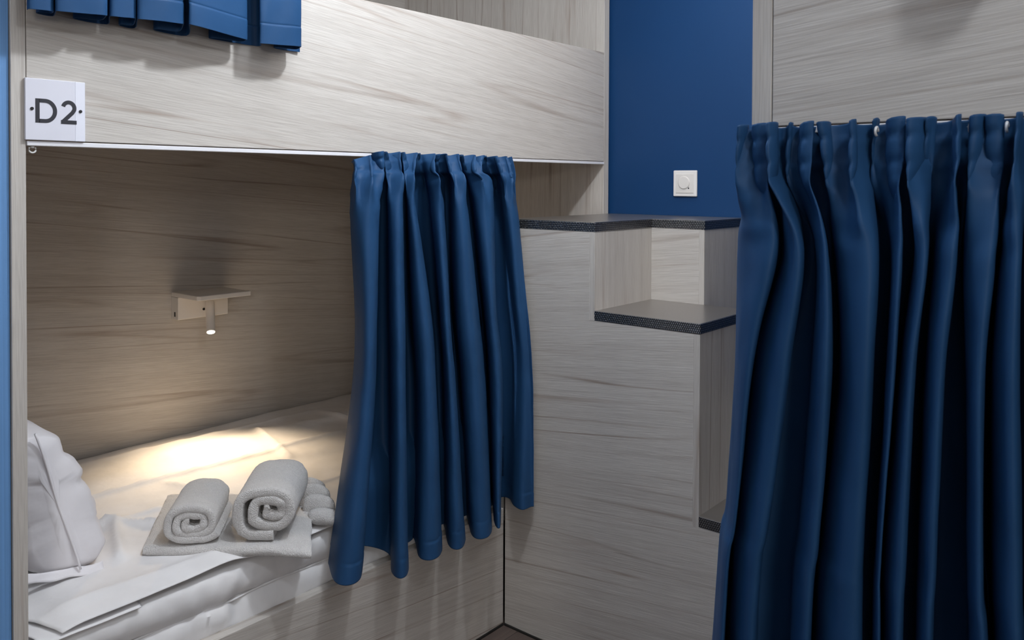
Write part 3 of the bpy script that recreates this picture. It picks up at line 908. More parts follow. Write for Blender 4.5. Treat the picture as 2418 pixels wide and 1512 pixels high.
# ------------------------------------------------------------------ curtains
LOWER_CURTAIN=[
 [(1.34,1.658,1.44),(1.353,1.654,1.447),(1.383,1.652,1.455),(1.417,1.652,1.462),(1.432,1.653,1.468),(1.427,1.656,1.468),(1.432,1.659,1.468),(1.456,1.658,1.468),(1.462,1.654,1.468),(1.476,1.652,1.468),(1.494,1.652,1.468),(1.502,1.653,1.468),(1.497,1.656,1.468),(1.503,1.659,1.468),(1.516,1.658,1.468),(1.522,1.654,1.468),(1.538,1.652,1.468),(1.558,1.652,1.468),(1.567,1.653,1.468),(1.562,1.656,1.468),(1.567,1.659,1.468),(1.594,1.658,1.468),(1.6,1.654,1.468),(1.618,1.652,1.468),(1.638,1.652,1.468),(1.648,1.653,1.468),(1.642,1.656,1.468),(1.648,1.659,1.468),(1.668,1.658,1.468),(1.675,1.654,1.468),(1.696,1.652,1.468),(1.719,1.652,1.468),(1.73,1.653,1.468),(1.724,1.656,1.468),(1.73,1.659,1.468),(1.754,1.658,1.468),(1.764,1.654,1.468),(1.79,1.652,1.468),(1.82,1.652,1.468),(1.833,1.653,1.468),(1.827,1.656,1.468),(1.834,1.659,1.468),(1.865,1.658,1.468),(1.878,1.654,1.468),(1.911,1.652,1.468),(1.949,1.652,1.468),(1.956,1.645,1.468),(1.954,1.652,1.468),(1.957,1.651,1.468)],
 [(1.359,1.671,1.425),(1.351,1.642,1.425),(1.37,1.63,1.425),(1.401,1.628,1.425),(1.422,1.638,1.425),(1.433,1.658,1.425),(1.451,1.676,1.425),(1.482,1.671,1.425),(1.464,1.642,1.425),(1.465,1.63,1.425),(1.477,1.628,1.425),(1.491,1.638,1.425),(1.502,1.658,1.425),(1.521,1.676,1.425),(1.543,1.671,1.425),(1.522,1.642,1.425),(1.519,1.63,1.425),(1.527,1.628,1.425),(1.54,1.638,1.425),(1.551,1.658,1.425),(1.571,1.676,1.425),(1.624,1.671,1.425),(1.603,1.642,1.425),(1.6,1.63,1.425),(1.609,1.628,1.425),(1.622,1.638,1.425),(1.634,1.658,1.425),(1.655,1.676,1.425),(1.698,1.671,1.425),(1.68,1.642,1.425),(1.687,1.63,1.425),(1.707,1.628,1.425),(1.726,1.638,1.425),(1.738,1.658,1.425),(1.761,1.676,1.425),(1.786,1.671,1.425),(1.766,1.642,1.425),(1.771,1.63,1.425),(1.788,1.628,1.425),(1.807,1.638,1.425),(1.82,1.658,1.425),(1.843,1.676,1.425),(1.909,1.671,1.425),(1.893,1.642,1.425),(1.909,1.63,1.425),(1.941,1.628,1.425),(1.956,1.63,1.425),(1.956,1.638,1.425),(1.957,1.636,1.425)],
 [(1.364,1.683,1.36),(1.344,1.638,1.36),(1.352,1.608,1.36),(1.383,1.603,1.36),(1.417,1.626,1.36),(1.452,1.676,1.36),(1.494,1.72,1.36),(1.511,1.708,1.36),(1.459,1.638,1.36),(1.451,1.608,1.36),(1.467,1.603,1.36),(1.496,1.626,1.36),(1.533,1.676,1.36),(1.577,1.72,1.36),(1.581,1.708,1.36),(1.522,1.638,1.36),(1.503,1.608,1.36),(1.509,1.603,1.36),(1.536,1.626,1.36),(1.574,1.676,1.36),(1.619,1.72,1.36),(1.671,1.708,1.36),(1.612,1.638,1.36),(1.6,1.608,1.36),(1.615,1.603,1.36),(1.646,1.626,1.36),(1.687,1.676,1.36),(1.736,1.72,1.36),(1.754,1.708,1.36),(1.694,1.638,1.36),(1.685,1.608,1.36),(1.704,1.603,1.36),(1.739,1.626,1.36),(1.782,1.676,1.36),(1.833,1.72,1.36),(1.845,1.708,1.36),(1.786,1.638,1.36),(1.784,1.608,1.36),(1.813,1.603,1.36),(1.853,1.626,1.36),(1.899,1.676,1.36),(1.953,1.72,1.36),(1.958,1.692,1.36),(1.91,1.638,1.36),(1.902,1.608,1.36),(1.925,1.603,1.36),(1.955,1.618,1.36),(1.956,1.628,1.36),(1.956,1.624,1.36)],
 [(1.378,1.676,1.02),(1.358,1.637,1.02),(1.34,1.588,1.02),(1.358,1.58,1.02),(1.401,1.618,1.02),(1.462,1.698,1.02),(1.527,1.77,1.02),(1.554,1.751,1.02),(1.464,1.637,1.02),(1.44,1.588,1.02),(1.455,1.58,1.02),(1.498,1.618,1.02),(1.564,1.698,1.02),(1.634,1.77,1.02),(1.639,1.751,1.02),(1.547,1.637,1.02),(1.527,1.588,1.02),(1.548,1.58,1.02),(1.597,1.618,1.02),(1.667,1.698,1.02),(1.741,1.77,1.02),(1.754,1.751,1.02),(1.649,1.637,1.02),(1.615,1.588,1.02),(1.624,1.58,1.02),(1.669,1.618,1.02),(1.743,1.698,1.02),(1.821,1.77,1.02),(1.814,1.751,1.02),(1.715,1.637,1.02),(1.699,1.588,1.02),(1.73,1.58,1.02),(1.788,1.618,1.02),(1.866,1.698,1.02),(1.95,1.77,1.02),(1.949,1.751,1.02),(1.834,1.637,1.02),(1.8,1.588,1.02),(1.814,1.58,1.02),(1.867,1.618,1.02),(1.949,1.698,1.02),(2.036,1.77,1.02),(1.954,1.647,1.02),(1.958,1.637,1.02),(1.928,1.588,1.02),(1.95,1.58,1.02),(1.955,1.574,1.02),(1.954,1.582,1.02),(1.953,1.578,1.02)],
 [(1.358,1.676,0.8),(1.331,1.626,0.8),(1.316,1.576,0.8),(1.338,1.568,0.8),(1.382,1.606,0.8),(1.445,1.687,0.8),(1.51,1.76,0.8),(1.549,1.741,0.8),(1.457,1.626,0.8),(1.432,1.576,0.8),(1.446,1.568,0.8),(1.49,1.606,0.8),(1.556,1.687,0.8),(1.627,1.76,0.8),(1.65,1.741,0.8),(1.555,1.626,0.8),(1.534,1.576,0.8),(1.554,1.568,0.8),(1.604,1.606,0.8),(1.676,1.687,0.8),(1.752,1.76,0.8),(1.763,1.741,0.8),(1.656,1.626,0.8),(1.623,1.576,0.8),(1.633,1.568,0.8),(1.681,1.606,0.8),(1.756,1.687,0.8),(1.836,1.76,0.8),(1.836,1.741,0.8),(1.733,1.626,0.8),(1.715,1.576,0.8),(1.745,1.568,0.8),(1.804,1.606,0.8),(1.884,1.687,0.8),(1.97,1.76,0.8),(1.963,1.741,0.8),(1.846,1.626,0.8),(1.812,1.576,0.8),(1.829,1.568,0.8),(1.883,1.606,0.8),(1.968,1.687,0.8),(2.057,1.76,0.8),(1.955,1.625,0.8),(1.953,1.61,0.8),(1.942,1.576,0.8),(1.955,1.56,0.8),(1.955,1.55,0.8),(1.956,1.559,0.8),(1.956,1.556,0.8)],
 [(1.297,1.68,0.435),(1.248,1.594,0.435),(1.251,1.556,0.435),(1.283,1.55,0.435),(1.322,1.58,0.435),(1.367,1.642,0.435),(1.417,1.698,0.435),(1.498,1.683,0.39),(1.432,1.594,0.39),(1.42,1.556,0.39),(1.439,1.55,0.39),(1.476,1.58,0.39),(1.526,1.642,0.39),(1.582,1.698,0.39),(1.594,1.683,0.398),(1.527,1.594,0.398),(1.524,1.556,0.398),(1.555,1.55,0.398),(1.599,1.58,0.398),(1.654,1.642,0.398),(1.714,1.698,0.398),(1.714,1.683,0.393),(1.638,1.594,0.393),(1.626,1.556,0.393),(1.648,1.55,0.393),(1.692,1.58,0.393),(1.749,1.642,0.393),(1.813,1.698,0.393),(1.812,1.683,0.388),(1.734,1.594,0.388),(1.726,1.556,0.388),(1.756,1.55,0.388),(1.805,1.58,0.388),(1.866,1.642,0.388),(1.934,1.698,0.388),(1.925,1.683,0.398),(1.831,1.594,0.398),(1.799,1.556,0.398),(1.805,1.55,0.398),(1.844,1.58,0.398),(1.907,1.642,0.398),(1.976,1.698,0.398),(1.955,1.639,0.415),(1.922,1.594,0.415),(1.913,1.556,0.415),(1.947,1.55,0.415),(1.955,1.544,0.415),(1.957,1.554,0.415),(1.957,1.55,0.415)],
]
RIGHT_CURTAIN=[
 [(1.033,0.467,1.467),(1.026,0.46,1.467),(1.022,0.45,1.467),(1.022,0.441,1.467),(1.025,0.439,1.467),(1.034,0.444,1.467),(1.033,0.439,1.467),(1.026,0.432,1.467),(1.022,0.422,1.467),(1.022,0.413,1.467),(1.025,0.411,1.467),(1.034,0.416,1.467),(1.033,0.392,1.467),(1.026,0.387,1.467),(1.022,0.382,1.467),(1.022,0.377,1.467),(1.025,0.376,1.467),(1.034,0.381,1.467),(1.033,0.363,1.467),(1.026,0.351,1.467),(1.022,0.33,1.467),(1.022,0.31,1.467),(1.025,0.303,1.467),(1.034,0.307,1.467),(1.033,0.294,1.467),(1.026,0.289,1.467),(1.022,0.283,1.467),(1.022,0.277,1.467),(1.025,0.275,1.467),(1.034,0.279,1.467),(1.033,0.259,1.467),(1.026,0.255,1.467),(1.022,0.249,1.467),(1.022,0.243,1.467),(1.025,0.242,1.467),(1.034,0.245,1.467),(1.033,0.23,1.467),(1.026,0.225,1.467),(1.022,0.217,1.467),(1.022,0.21,1.467),(1.025,0.207,1.467),(1.034,0.21,1.467),(1.033,0.194,1.467),(1.026,0.19,1.467),(1.022,0.184,1.467),(1.022,0.178,1.467),(1.025,0.177,1.467),(1.034,0.179,1.467),(1.033,0.164,1.467),(1.026,0.159,1.467),(1.022,0.152,1.467),(1.022,0.144,1.467),(1.025,0.141,1.467),(1.034,0.144,1.467),(1.033,0.131,1.467),(1.026,0.126,1.467),(1.022,0.119,1.467),(1.022,0.111,1.467),(1.025,0.108,1.467),(1.034,0.11,1.467),(1.033,0.098,1.467),(1.026,0.092,1.467),(1.022,0.083,1.467),(1.022,0.073,1.467),(1.025,0.069,1.467),(1.034,0.071,1.467)],
 [(1.04,0.475,1.401),(1.019,0.46,1.401),(1.01,0.445,1.401),(1.008,0.432,1.401),(1.017,0.432,1.401),(1.04,0.443,1.401),(1.04,0.438,1.401),(1.019,0.425,1.401),(1.01,0.413,1.401),(1.008,0.404,1.401),(1.018,0.404,1.401),(1.04,0.415,1.401),(1.04,0.398,1.401),(1.019,0.387,1.401),(1.01,0.378,1.401),(1.008,0.372,1.401),(1.018,0.373,1.401),(1.046,0.385,1.401),(1.042,0.356,1.401),(1.019,0.341,1.401),(1.01,0.324,1.401),(1.008,0.308,1.401),(1.018,0.306,1.401),(1.046,0.316,1.401),(1.042,0.296,1.401),(1.019,0.287,1.401),(1.01,0.279,1.401),(1.008,0.273,1.401),(1.018,0.273,1.401),(1.046,0.282,1.401),(1.042,0.261,1.401),(1.019,0.253,1.401),(1.01,0.246,1.401),(1.008,0.241,1.401),(1.018,0.242,1.401),(1.046,0.25,1.401),(1.042,0.233,1.401),(1.019,0.225,1.401),(1.01,0.216,1.401),(1.008,0.208,1.401),(1.018,0.207,1.401),(1.046,0.214,1.401),(1.042,0.2,1.401),(1.019,0.192,1.401),(1.01,0.183,1.401),(1.008,0.176,1.401),(1.018,0.175,1.401),(1.046,0.181,1.401),(1.042,0.171,1.401),(1.019,0.163,1.401),(1.01,0.154,1.401),(1.008,0.145,1.401),(1.018,0.144,1.401),(1.046,0.149,1.401),(1.042,0.135,1.401),(1.019,0.128,1.401),(1.01,0.118,1.401),(1.008,0.109,1.401),(1.018,0.107,1.401),(1.046,0.111,1.401),(1.042,0.098,1.401),(1.019,0.091,1.401),(1.01,0.081,1.401),(1.008,0.071,1.401),(1.018,0.068,1.401),(1.046,0.071,1.401)],
 [(1.04,0.477,1.314),(1.009,0.454,1.314),(0.989,0.428,1.314),(0.986,0.408,1.314),(1.005,0.409,1.314),(1.04,0.425,1.314),(1.04,0.418,1.314),(1.009,0.401,1.314),(0.989,0.383,1.314),(0.986,0.372,1.314),(1.005,0.375,1.314),(1.04,0.39,1.314),(1.054,0.38,1.314),(1.009,0.361,1.314),(0.989,0.349,1.314),(0.986,0.343,1.314),(1.005,0.347,1.314),(1.062,0.368,1.314),(1.054,0.357,1.314),(1.009,0.334,1.314),(0.989,0.31,1.314),(0.986,0.291,1.314),(1.005,0.29,1.314),(1.062,0.308,1.314),(1.054,0.29,1.314),(1.009,0.275,1.314),(0.989,0.266,1.314),(0.986,0.261,1.314),(1.005,0.264,1.314),(1.062,0.281,1.314),(1.054,0.264,1.314),(1.009,0.25,1.314),(0.989,0.24,1.314),(0.986,0.234,1.314),(1.005,0.237,1.314),(1.062,0.252,1.314),(1.054,0.243,1.314),(1.009,0.228,1.314),(0.989,0.216,1.314),(0.986,0.207,1.314),(1.005,0.207,1.314),(1.062,0.22,1.314),(1.054,0.213,1.314),(1.009,0.199,1.314),(0.989,0.185,1.314),(0.986,0.173,1.314),(1.005,0.172,1.314),(1.062,0.183,1.314),(1.054,0.177,1.314),(1.009,0.166,1.314),(0.989,0.155,1.314),(0.986,0.147,1.314),(1.005,0.147,1.314),(1.062,0.156,1.314),(1.054,0.144,1.314),(1.009,0.133,1.314),(0.989,0.12,1.314),(0.986,0.11,1.314),(1.005,0.108,1.314),(1.062,0.115,1.314),(1.054,0.102,1.314),(1.009,0.092,1.314),(0.989,0.08,1.314),(0.986,0.069,1.314),(1.005,0.066,1.314),(1.062,0.071,1.314)],
 [(1.04,0.479,1.179),(1.003,0.458,1.179),(0.976,0.438,1.179),(0.972,0.427,1.179),(0.998,0.435,1.179),(1.04,0.455,1.179),(1.04,0.45,1.179),(1.003,0.427,1.179),(0.976,0.401,1.179),(0.972,0.384,1.179),(0.998,0.389,1.179),(1.04,0.407,1.179),(1.04,0.381,1.179),(1.003,0.363,1.179),(0.976,0.345,1.179),(0.972,0.334,1.179),(0.998,0.339,1.179),(1.075,0.367,1.179),(1.065,0.355,1.179),(1.003,0.328,1.179),(0.976,0.305,1.179),(0.972,0.29,1.179),(0.998,0.292,1.179),(1.075,0.316,1.179),(1.065,0.297,1.179),(1.003,0.279,1.179),(0.976,0.268,1.179),(0.972,0.263,1.179),(0.998,0.269,1.179),(1.075,0.291,1.179),(1.065,0.283,1.179),(1.003,0.264,1.179),(0.976,0.251,1.179),(0.972,0.244,1.179),(0.998,0.248,1.179),(1.075,0.269,1.179),(1.065,0.255,1.179),(1.003,0.237,1.179),(0.976,0.224,1.179),(0.972,0.215,1.179),(0.998,0.218,1.179),(1.075,0.237,1.179),(1.065,0.211,1.179),(1.003,0.196,1.179),(0.976,0.184,1.179),(0.972,0.177,1.179),(0.998,0.179,1.179),(1.075,0.194,1.179),(1.065,0.186,1.179),(1.003,0.171,1.179),(0.976,0.157,1.179),(0.972,0.147,1.179),(0.998,0.147,1.179),(1.075,0.159,1.179),(1.065,0.148,1.179),(1.003,0.134,1.179),(0.976,0.12,1.179),(0.972,0.109,1.179),(0.998,0.107,1.179),(1.075,0.117,1.179),(1.065,0.101,1.179),(1.003,0.09,1.179),(0.976,0.078,1.179),(0.972,0.067,1.179),(0.998,0.064,1.179),(1.075,0.07,1.179)],
 [(1.04,0.489,0.975),(0.998,0.467,0.975),(0.969,0.45,0.975),(0.965,0.444,0.975),(0.992,0.455,0.975),(1.04,0.478,0.975),(1.04,0.476,0.975),(0.998,0.45,0.975),(0.969,0.423,0.975),(0.965,0.406,0.975),(0.992,0.412,0.975),(1.04,0.433,0.975),(1.04,0.395,0.975),(0.998,0.375,0.975),(0.969,0.355,0.975),(0.965,0.344,0.975),(0.992,0.35,0.975),(1.075,0.38,0.975),(1.064,0.373,0.975),(0.998,0.341,0.975),(0.969,0.315,0.975),(0.965,0.297,0.975),(0.992,0.299,0.975),(1.075,0.325,0.975),(1.064,0.306,0.975),(0.998,0.286,0.975),(0.969,0.276,0.975),(0.965,0.273,0.975),(0.992,0.281,0.975),(1.075,0.305,0.975),(1.064,0.297,0.975),(0.998,0.275,0.975),(0.969,0.259,0.975),(0.965,0.249,0.975),(0.992,0.253,0.975),(1.075,0.276,0.975),(1.064,0.259,0.975),(0.998,0.24,0.975),(0.969,0.227,0.975),(0.965,0.219,0.975),(0.992,0.223,0.975),(1.075,0.242,0.975),(1.064,0.207,0.975),(0.998,0.192,0.975),(0.969,0.181,0.975),(0.965,0.174,0.975),(0.992,0.177,0.975),(1.075,0.193,0.975),(1.064,0.184,0.975),(0.998,0.167,0.975),(0.969,0.152,0.975),(0.965,0.141,0.975),(0.992,0.141,0.975),(1.075,0.154,0.975),(1.064,0.141,0.975),(0.998,0.127,0.975),(0.969,0.113,0.975),(0.965,0.101,0.975),(0.992,0.099,0.975),(1.075,0.109,0.975),(1.064,0.095,0.975),(0.998,0.084,0.975),(0.969,0.072,0.975),(0.965,0.061,0.975),(0.992,0.058,0.975),(1.075,0.064,0.975)],
 [(1.04,0.502,0.878),(0.994,0.478,0.878),(0.966,0.461,0.878),(0.962,0.454,0.878),(0.989,0.465,0.878),(1.04,0.491,0.878),(1.04,0.485,0.878),(0.994,0.457,0.878),(0.966,0.431,0.878),(0.962,0.416,0.878),(0.989,0.422,0.878),(1.04,0.445,0.878),(1.04,0.404,0.878),(0.994,0.382,0.878),(0.966,0.362,0.878),(0.962,0.351,0.878),(0.989,0.357,0.878),(1.07,0.388,0.878),(1.059,0.381,0.878),(0.994,0.348,0.878),(0.966,0.319,0.878),(0.962,0.298,0.878),(0.989,0.298,0.878),(1.07,0.324,0.878),(1.059,0.307,0.878),(0.994,0.287,0.878),(0.966,0.276,0.878),(0.962,0.272,0.878),(0.989,0.279,0.878),(1.07,0.303,0.878),(1.059,0.295,0.878),(0.994,0.274,0.878),(0.966,0.259,0.878),(0.962,0.251,0.878),(0.989,0.255,0.878),(1.07,0.277,0.878),(1.059,0.259,0.878),(0.994,0.241,0.878),(0.966,0.228,0.878),(0.962,0.221,0.878),(0.989,0.225,0.878),(1.07,0.245,0.878),(1.059,0.204,0.878),(0.994,0.188,0.878),(0.966,0.176,0.878),(0.962,0.168,0.878),(0.989,0.17,0.878),(1.07,0.185,0.878),(1.059,0.178,0.878),(0.994,0.163,0.878),(0.966,0.148,0.878),(0.962,0.138,0.878),(0.989,0.138,0.878),(1.07,0.15,0.878),(1.059,0.135,0.878),(0.994,0.122,0.878),(0.966,0.108,0.878),(0.962,0.096,0.878),(0.989,0.094,0.878),(1.07,0.103,0.878),(1.059,0.09,0.878),(0.994,0.079,0.878),(0.966,0.067,0.878),(0.962,0.056,0.878),(0.989,0.054,0.878),(1.07,0.059,0.878)],
 [(1.04,0.525,0.4),(0.988,0.497,0.4),(0.961,0.479,0.4),(0.957,0.473,0.4),(0.983,0.484,0.4),(1.04,0.514,0.4),(1.04,0.5,0.4),(0.988,0.47,0.4),(0.961,0.446,0.4),(0.957,0.432,0.4),(0.983,0.439,0.4),(1.04,0.466,0.4),(1.04,0.419,0.4),(0.988,0.394,0.4),(0.961,0.374,0.4),(0.957,0.363,0.4),(0.983,0.37,0.4),(1.044,0.401,0.4),(1.044,0.394,0.4),(0.988,0.359,0.4),(0.961,0.325,0.4),(0.957,0.299,0.4),(0.983,0.298,0.4),(1.044,0.323,0.4),(1.044,0.31,0.4),(0.988,0.289,0.4),(0.961,0.276,0.4),(0.957,0.27,0.4),(0.983,0.275,0.4),(1.044,0.298,0.4),(1.044,0.291,0.4),(0.988,0.271,0.4),(0.961,0.259,0.4),(0.957,0.253,0.4),(0.983,0.258,0.4),(1.044,0.28,0.4),(1.044,0.259,0.4),(0.988,0.242,0.4),(0.961,0.23,0.4),(0.957,0.225,0.4),(0.983,0.229,0.4),(1.044,0.249,0.4),(1.044,0.199,0.4),(0.988,0.182,0.4),(0.961,0.168,0.4),(0.957,0.157,0.4),(0.983,0.157,0.4),(1.044,0.171,0.4),(1.044,0.169,0.4),(0.988,0.155,0.4),(0.961,0.142,0.4),(0.957,0.132,0.4),(0.983,0.132,0.4),(1.044,0.143,0.4),(1.044,0.126,0.4),(0.988,0.113,0.4),(0.961,0.099,0.4),(0.957,0.088,0.4),(0.983,0.086,0.4),(1.044,0.094,0.4),(1.044,0.081,0.4),(0.988,0.071,0.4),(0.961,0.059,0.4),(0.957,0.049,0.4),(0.983,0.046,0.4),(1.044,0.051,0.4)],
]
UPPER_CURTAIN=[
 [(0.591,1.642,2.42),(0.588,1.636,2.42),(0.606,1.635,2.42),(0.627,1.636,2.42),(0.633,1.641,2.42),(0.636,1.649,2.42),(0.618,1.651,2.42),(0.623,1.658,2.42),(0.65,1.66,2.42),(0.636,1.639,2.42),(0.633,1.632,2.42),(0.672,1.631,2.42),(0.715,1.632,2.42),(0.725,1.638,2.42),(0.724,1.647,2.42),(0.686,1.649,2.42),(0.691,1.658,2.42),(0.751,1.66,2.42),(0.736,1.641,2.42),(0.732,1.635,2.42),(0.753,1.634,2.42),(0.777,1.635,2.42),(0.785,1.64,2.42),(0.789,1.648,2.42),(0.769,1.65,2.42),(0.776,1.658,2.42),(0.806,1.66,2.42),(0.787,1.638,2.42),(0.783,1.631,2.42),(0.823,1.63,2.42),(0.868,1.631,2.42),(0.88,1.637,2.42),(0.882,1.647,2.42),(0.842,1.649,2.42),(0.849,1.658,2.42),(0.918,1.66,2.42),(0.891,1.635,2.42),(0.886,1.627,2.42),(0.951,1.632,2.42),(1.025,1.64,2.42),(1.037,1.644,2.42),(1.031,1.651,2.42),(0.974,1.652,2.42),(0.976,1.658,2.42),(1.088,1.66,2.42),(1.065,1.64,2.42),(1.059,1.633,2.42),(1.104,1.632,2.42),(1.157,1.633,2.42),(1.171,1.638,2.42),(1.174,1.648,2.42),(1.129,1.65,2.42),(1.138,1.658,2.42),(1.206,1.66,2.42)],
 [(0.591,1.64,2.33),(0.588,1.632,2.33),(0.606,1.631,2.33),(0.627,1.632,2.33),(0.633,1.638,2.33),(0.636,1.649,2.33),(0.618,1.651,2.33),(0.623,1.66,2.33),(0.65,1.662,2.33),(0.636,1.636,2.33),(0.633,1.628,2.33),(0.672,1.626,2.33),(0.715,1.628,2.33),(0.725,1.634,2.33),(0.724,1.646,2.33),(0.686,1.649,2.33),(0.691,1.66,2.33),(0.751,1.662,2.33),(0.736,1.639,2.33),(0.732,1.631,2.33),(0.753,1.63,2.33),(0.777,1.631,2.33),(0.785,1.637,2.33),(0.789,1.648,2.33),(0.769,1.65,2.33),(0.776,1.66,2.33),(0.806,1.662,2.33),(0.787,1.635,2.33),(0.783,1.626,2.33),(0.823,1.625,2.33),(0.868,1.626,2.33),(0.88,1.634,2.33),(0.882,1.646,2.33),(0.842,1.649,2.33),(0.849,1.66,2.33),(0.918,1.662,2.33),(0.891,1.631,2.33),(0.886,1.621,2.33),(0.951,1.628,2.33),(1.025,1.638,2.33),(1.037,1.642,2.33),(1.031,1.651,2.33),(0.974,1.653,2.33),(0.976,1.66,2.33),(1.088,1.662,2.33),(1.065,1.637,2.33),(1.059,1.629,2.33),(1.104,1.628,2.33),(1.157,1.629,2.33),(1.171,1.636,2.33),(1.174,1.647,2.33),(1.129,1.649,2.33),(1.138,1.66,2.33),(1.206,1.662,2.33)],
 [(0.591,1.635,2.2),(0.588,1.624,2.2),(0.606,1.622,2.2),(0.627,1.624,2.2),(0.633,1.633,2.2),(0.636,1.648,2.2),(0.618,1.651,2.2),(0.623,1.665,2.2),(0.65,1.668,2.2),(0.636,1.629,2.2),(0.633,1.616,2.2),(0.672,1.614,2.2),(0.715,1.616,2.2),(0.725,1.627,2.2),(0.724,1.645,2.2),(0.686,1.648,2.2),(0.691,1.665,2.2),(0.751,1.668,2.2),(0.736,1.633,2.2),(0.732,1.622,2.2),(0.753,1.619,2.2),(0.777,1.622,2.2),(0.785,1.631,2.2),(0.789,1.647,2.2),(0.769,1.65,2.2),(0.776,1.665,2.2),(0.806,1.668,2.2),(0.787,1.628,2.2),(0.783,1.615,2.2),(0.823,1.612,2.2),(0.868,1.615,2.2),(0.88,1.625,2.2),(0.882,1.644,2.2),(0.842,1.648,2.2),(0.849,1.665,2.2),(0.918,1.668,2.2),(0.891,1.622,2.2),(0.886,1.607,2.2),(0.951,1.617,2.2),(1.025,1.631,2.2),(1.037,1.639,2.2),(1.031,1.651,2.2),(0.974,1.654,2.2),(0.976,1.665,2.2),(1.088,1.668,2.2),(1.065,1.631,2.2),(1.059,1.618,2.2),(1.104,1.616,2.2),(1.157,1.618,2.2),(1.171,1.628,2.2),(1.174,1.646,2.2),(1.129,1.649,2.2),(1.138,1.665,2.2),(1.206,1.668,2.2)],
 [(0.591,1.632,1.95),(0.588,1.618,1.95),(0.606,1.616,1.95),(0.627,1.618,1.95),(0.633,1.629,1.95),(0.636,1.648,1.95),(0.618,1.651,1.95),(0.623,1.668,1.95),(0.65,1.672,1.95),(0.636,1.625,1.95),(0.633,1.61,1.95),(0.672,1.607,1.95),(0.715,1.61,1.95),(0.725,1.622,1.95),(0.724,1.644,1.95),(0.686,1.648,1.95),(0.691,1.668,1.95),(0.751,1.672,1.95),(0.736,1.63,1.95),(0.732,1.616,1.95),(0.753,1.613,1.95),(0.777,1.616,1.95),(0.785,1.627,1.95),(0.789,1.646,1.95),(0.769,1.65,1.95),(0.776,1.668,1.95),(0.806,1.672,1.95),(0.787,1.624,1.95),(0.783,1.608,1.95),(0.823,1.605,1.95),(0.868,1.608,1.95),(0.88,1.62,1.95),(0.882,1.643,1.95),(0.842,1.647,1.95),(0.849,1.668,1.95),(0.918,1.672,1.95),(0.891,1.616,1.95),(0.886,1.598,1.95),(0.951,1.61,1.95),(1.025,1.628,1.95),(1.037,1.636,1.95),(1.031,1.652,1.95),(0.974,1.655,1.95),(0.976,1.668,1.95),(1.088,1.672,1.95),(1.065,1.627,1.95),(1.059,1.612,1.95),(1.104,1.61,1.95),(1.157,1.612,1.95),(1.171,1.624,1.95),(1.174,1.645,1.95),(1.129,1.649,1.95),(1.138,1.668,1.95),(1.206,1.672,1.95)],
 [(0.591,1.63,1.78),(0.588,1.615,1.78),(0.606,1.612,1.78),(0.627,1.615,1.78),(0.633,1.627,1.78),(0.636,1.647,1.78),(0.618,1.652,1.78),(0.623,1.67,1.78),(0.65,1.674,1.78),(0.636,1.622,1.78),(0.633,1.605,1.78),(0.672,1.602,1.78),(0.715,1.605,1.78),(0.725,1.619,1.78),(0.724,1.643,1.78),(0.686,1.648,1.78),(0.691,1.67,1.78),(0.751,1.674,1.78),(0.736,1.628,1.78),(0.732,1.612,1.78),(0.753,1.609,1.78),(0.777,1.612,1.78),(0.785,1.624,1.78),(0.789,1.646,1.78),(0.769,1.65,1.78),(0.776,1.67,1.78),(0.806,1.674,1.78),(0.787,1.621,1.78),(0.783,1.603,1.78),(0.823,1.6,1.78),(0.868,1.603,1.78),(0.88,1.617,1.78),(0.882,1.642,1.78),(0.842,1.647,1.78),(0.849,1.67,1.78),(0.918,1.674,1.78),(0.891,1.612,1.78),(0.886,1.592,1.78),(0.951,1.606,1.78),(1.025,1.625,1.78),(1.037,1.635,1.78),(1.031,1.652,1.78),(0.974,1.655,1.78),(0.976,1.67,1.78),(1.088,1.674,1.78),(1.065,1.624,1.78),(1.059,1.608,1.78),(1.104,1.605,1.78),(1.157,1.608,1.78),(1.171,1.621,1.78),(1.174,1.644,1.78),(1.129,1.649,1.78),(1.138,1.67,1.78),(1.206,1.674,1.78)],
 [(0.591,1.63,1.699),(0.588,1.615,1.698),(0.606,1.612,1.699),(0.627,1.615,1.7),(0.633,1.627,1.701),(0.636,1.647,1.702),(0.618,1.652,1.702),(0.623,1.67,1.702),(0.65,1.674,1.702),(0.636,1.622,1.702),(0.633,1.605,1.7),(0.672,1.602,1.702),(0.715,1.605,1.705),(0.725,1.619,1.707),(0.724,1.643,1.702),(0.686,1.648,1.702),(0.691,1.67,1.702),(0.751,1.674,1.702),(0.736,1.628,1.708),(0.732,1.612,1.707),(0.753,1.609,1.708),(0.777,1.612,1.71),(0.785,1.624,1.711),(0.789,1.646,1.702),(0.769,1.65,1.702),(0.776,1.67,1.702),(0.806,1.674,1.702),(0.787,1.621,1.709),(0.783,1.603,1.708),(0.823,1.6,1.71),(0.868,1.603,1.712),(0.88,1.617,1.714),(0.882,1.642,1.702),(0.842,1.647,1.702),(0.849,1.67,1.702),(0.918,1.674,1.702),(0.891,1.612,1.713),(0.886,1.592,1.711),(0.951,1.606,1.707),(1.025,1.625,1.704),(1.037,1.635,1.705),(1.031,1.652,1.702),(0.974,1.655,1.702),(0.976,1.67,1.702),(1.088,1.674,1.702),(1.065,1.624,1.698),(1.059,1.608,1.697),(1.104,1.605,1.699),(1.157,1.608,1.703),(1.171,1.621,1.704),(1.174,1.644,1.702),(1.129,1.649,1.702),(1.138,1.67,1.702),(1.206,1.674,1.702)],
]
def cr(p0, p1, p2, p3, t):
    return p1 + (p2-p0)*(.5*t) + (p0*2-p1*5+p2*4-p3)*(.5*t*t) + (p1*3-p0-p2*3+p3)*(.5*t*t*t)
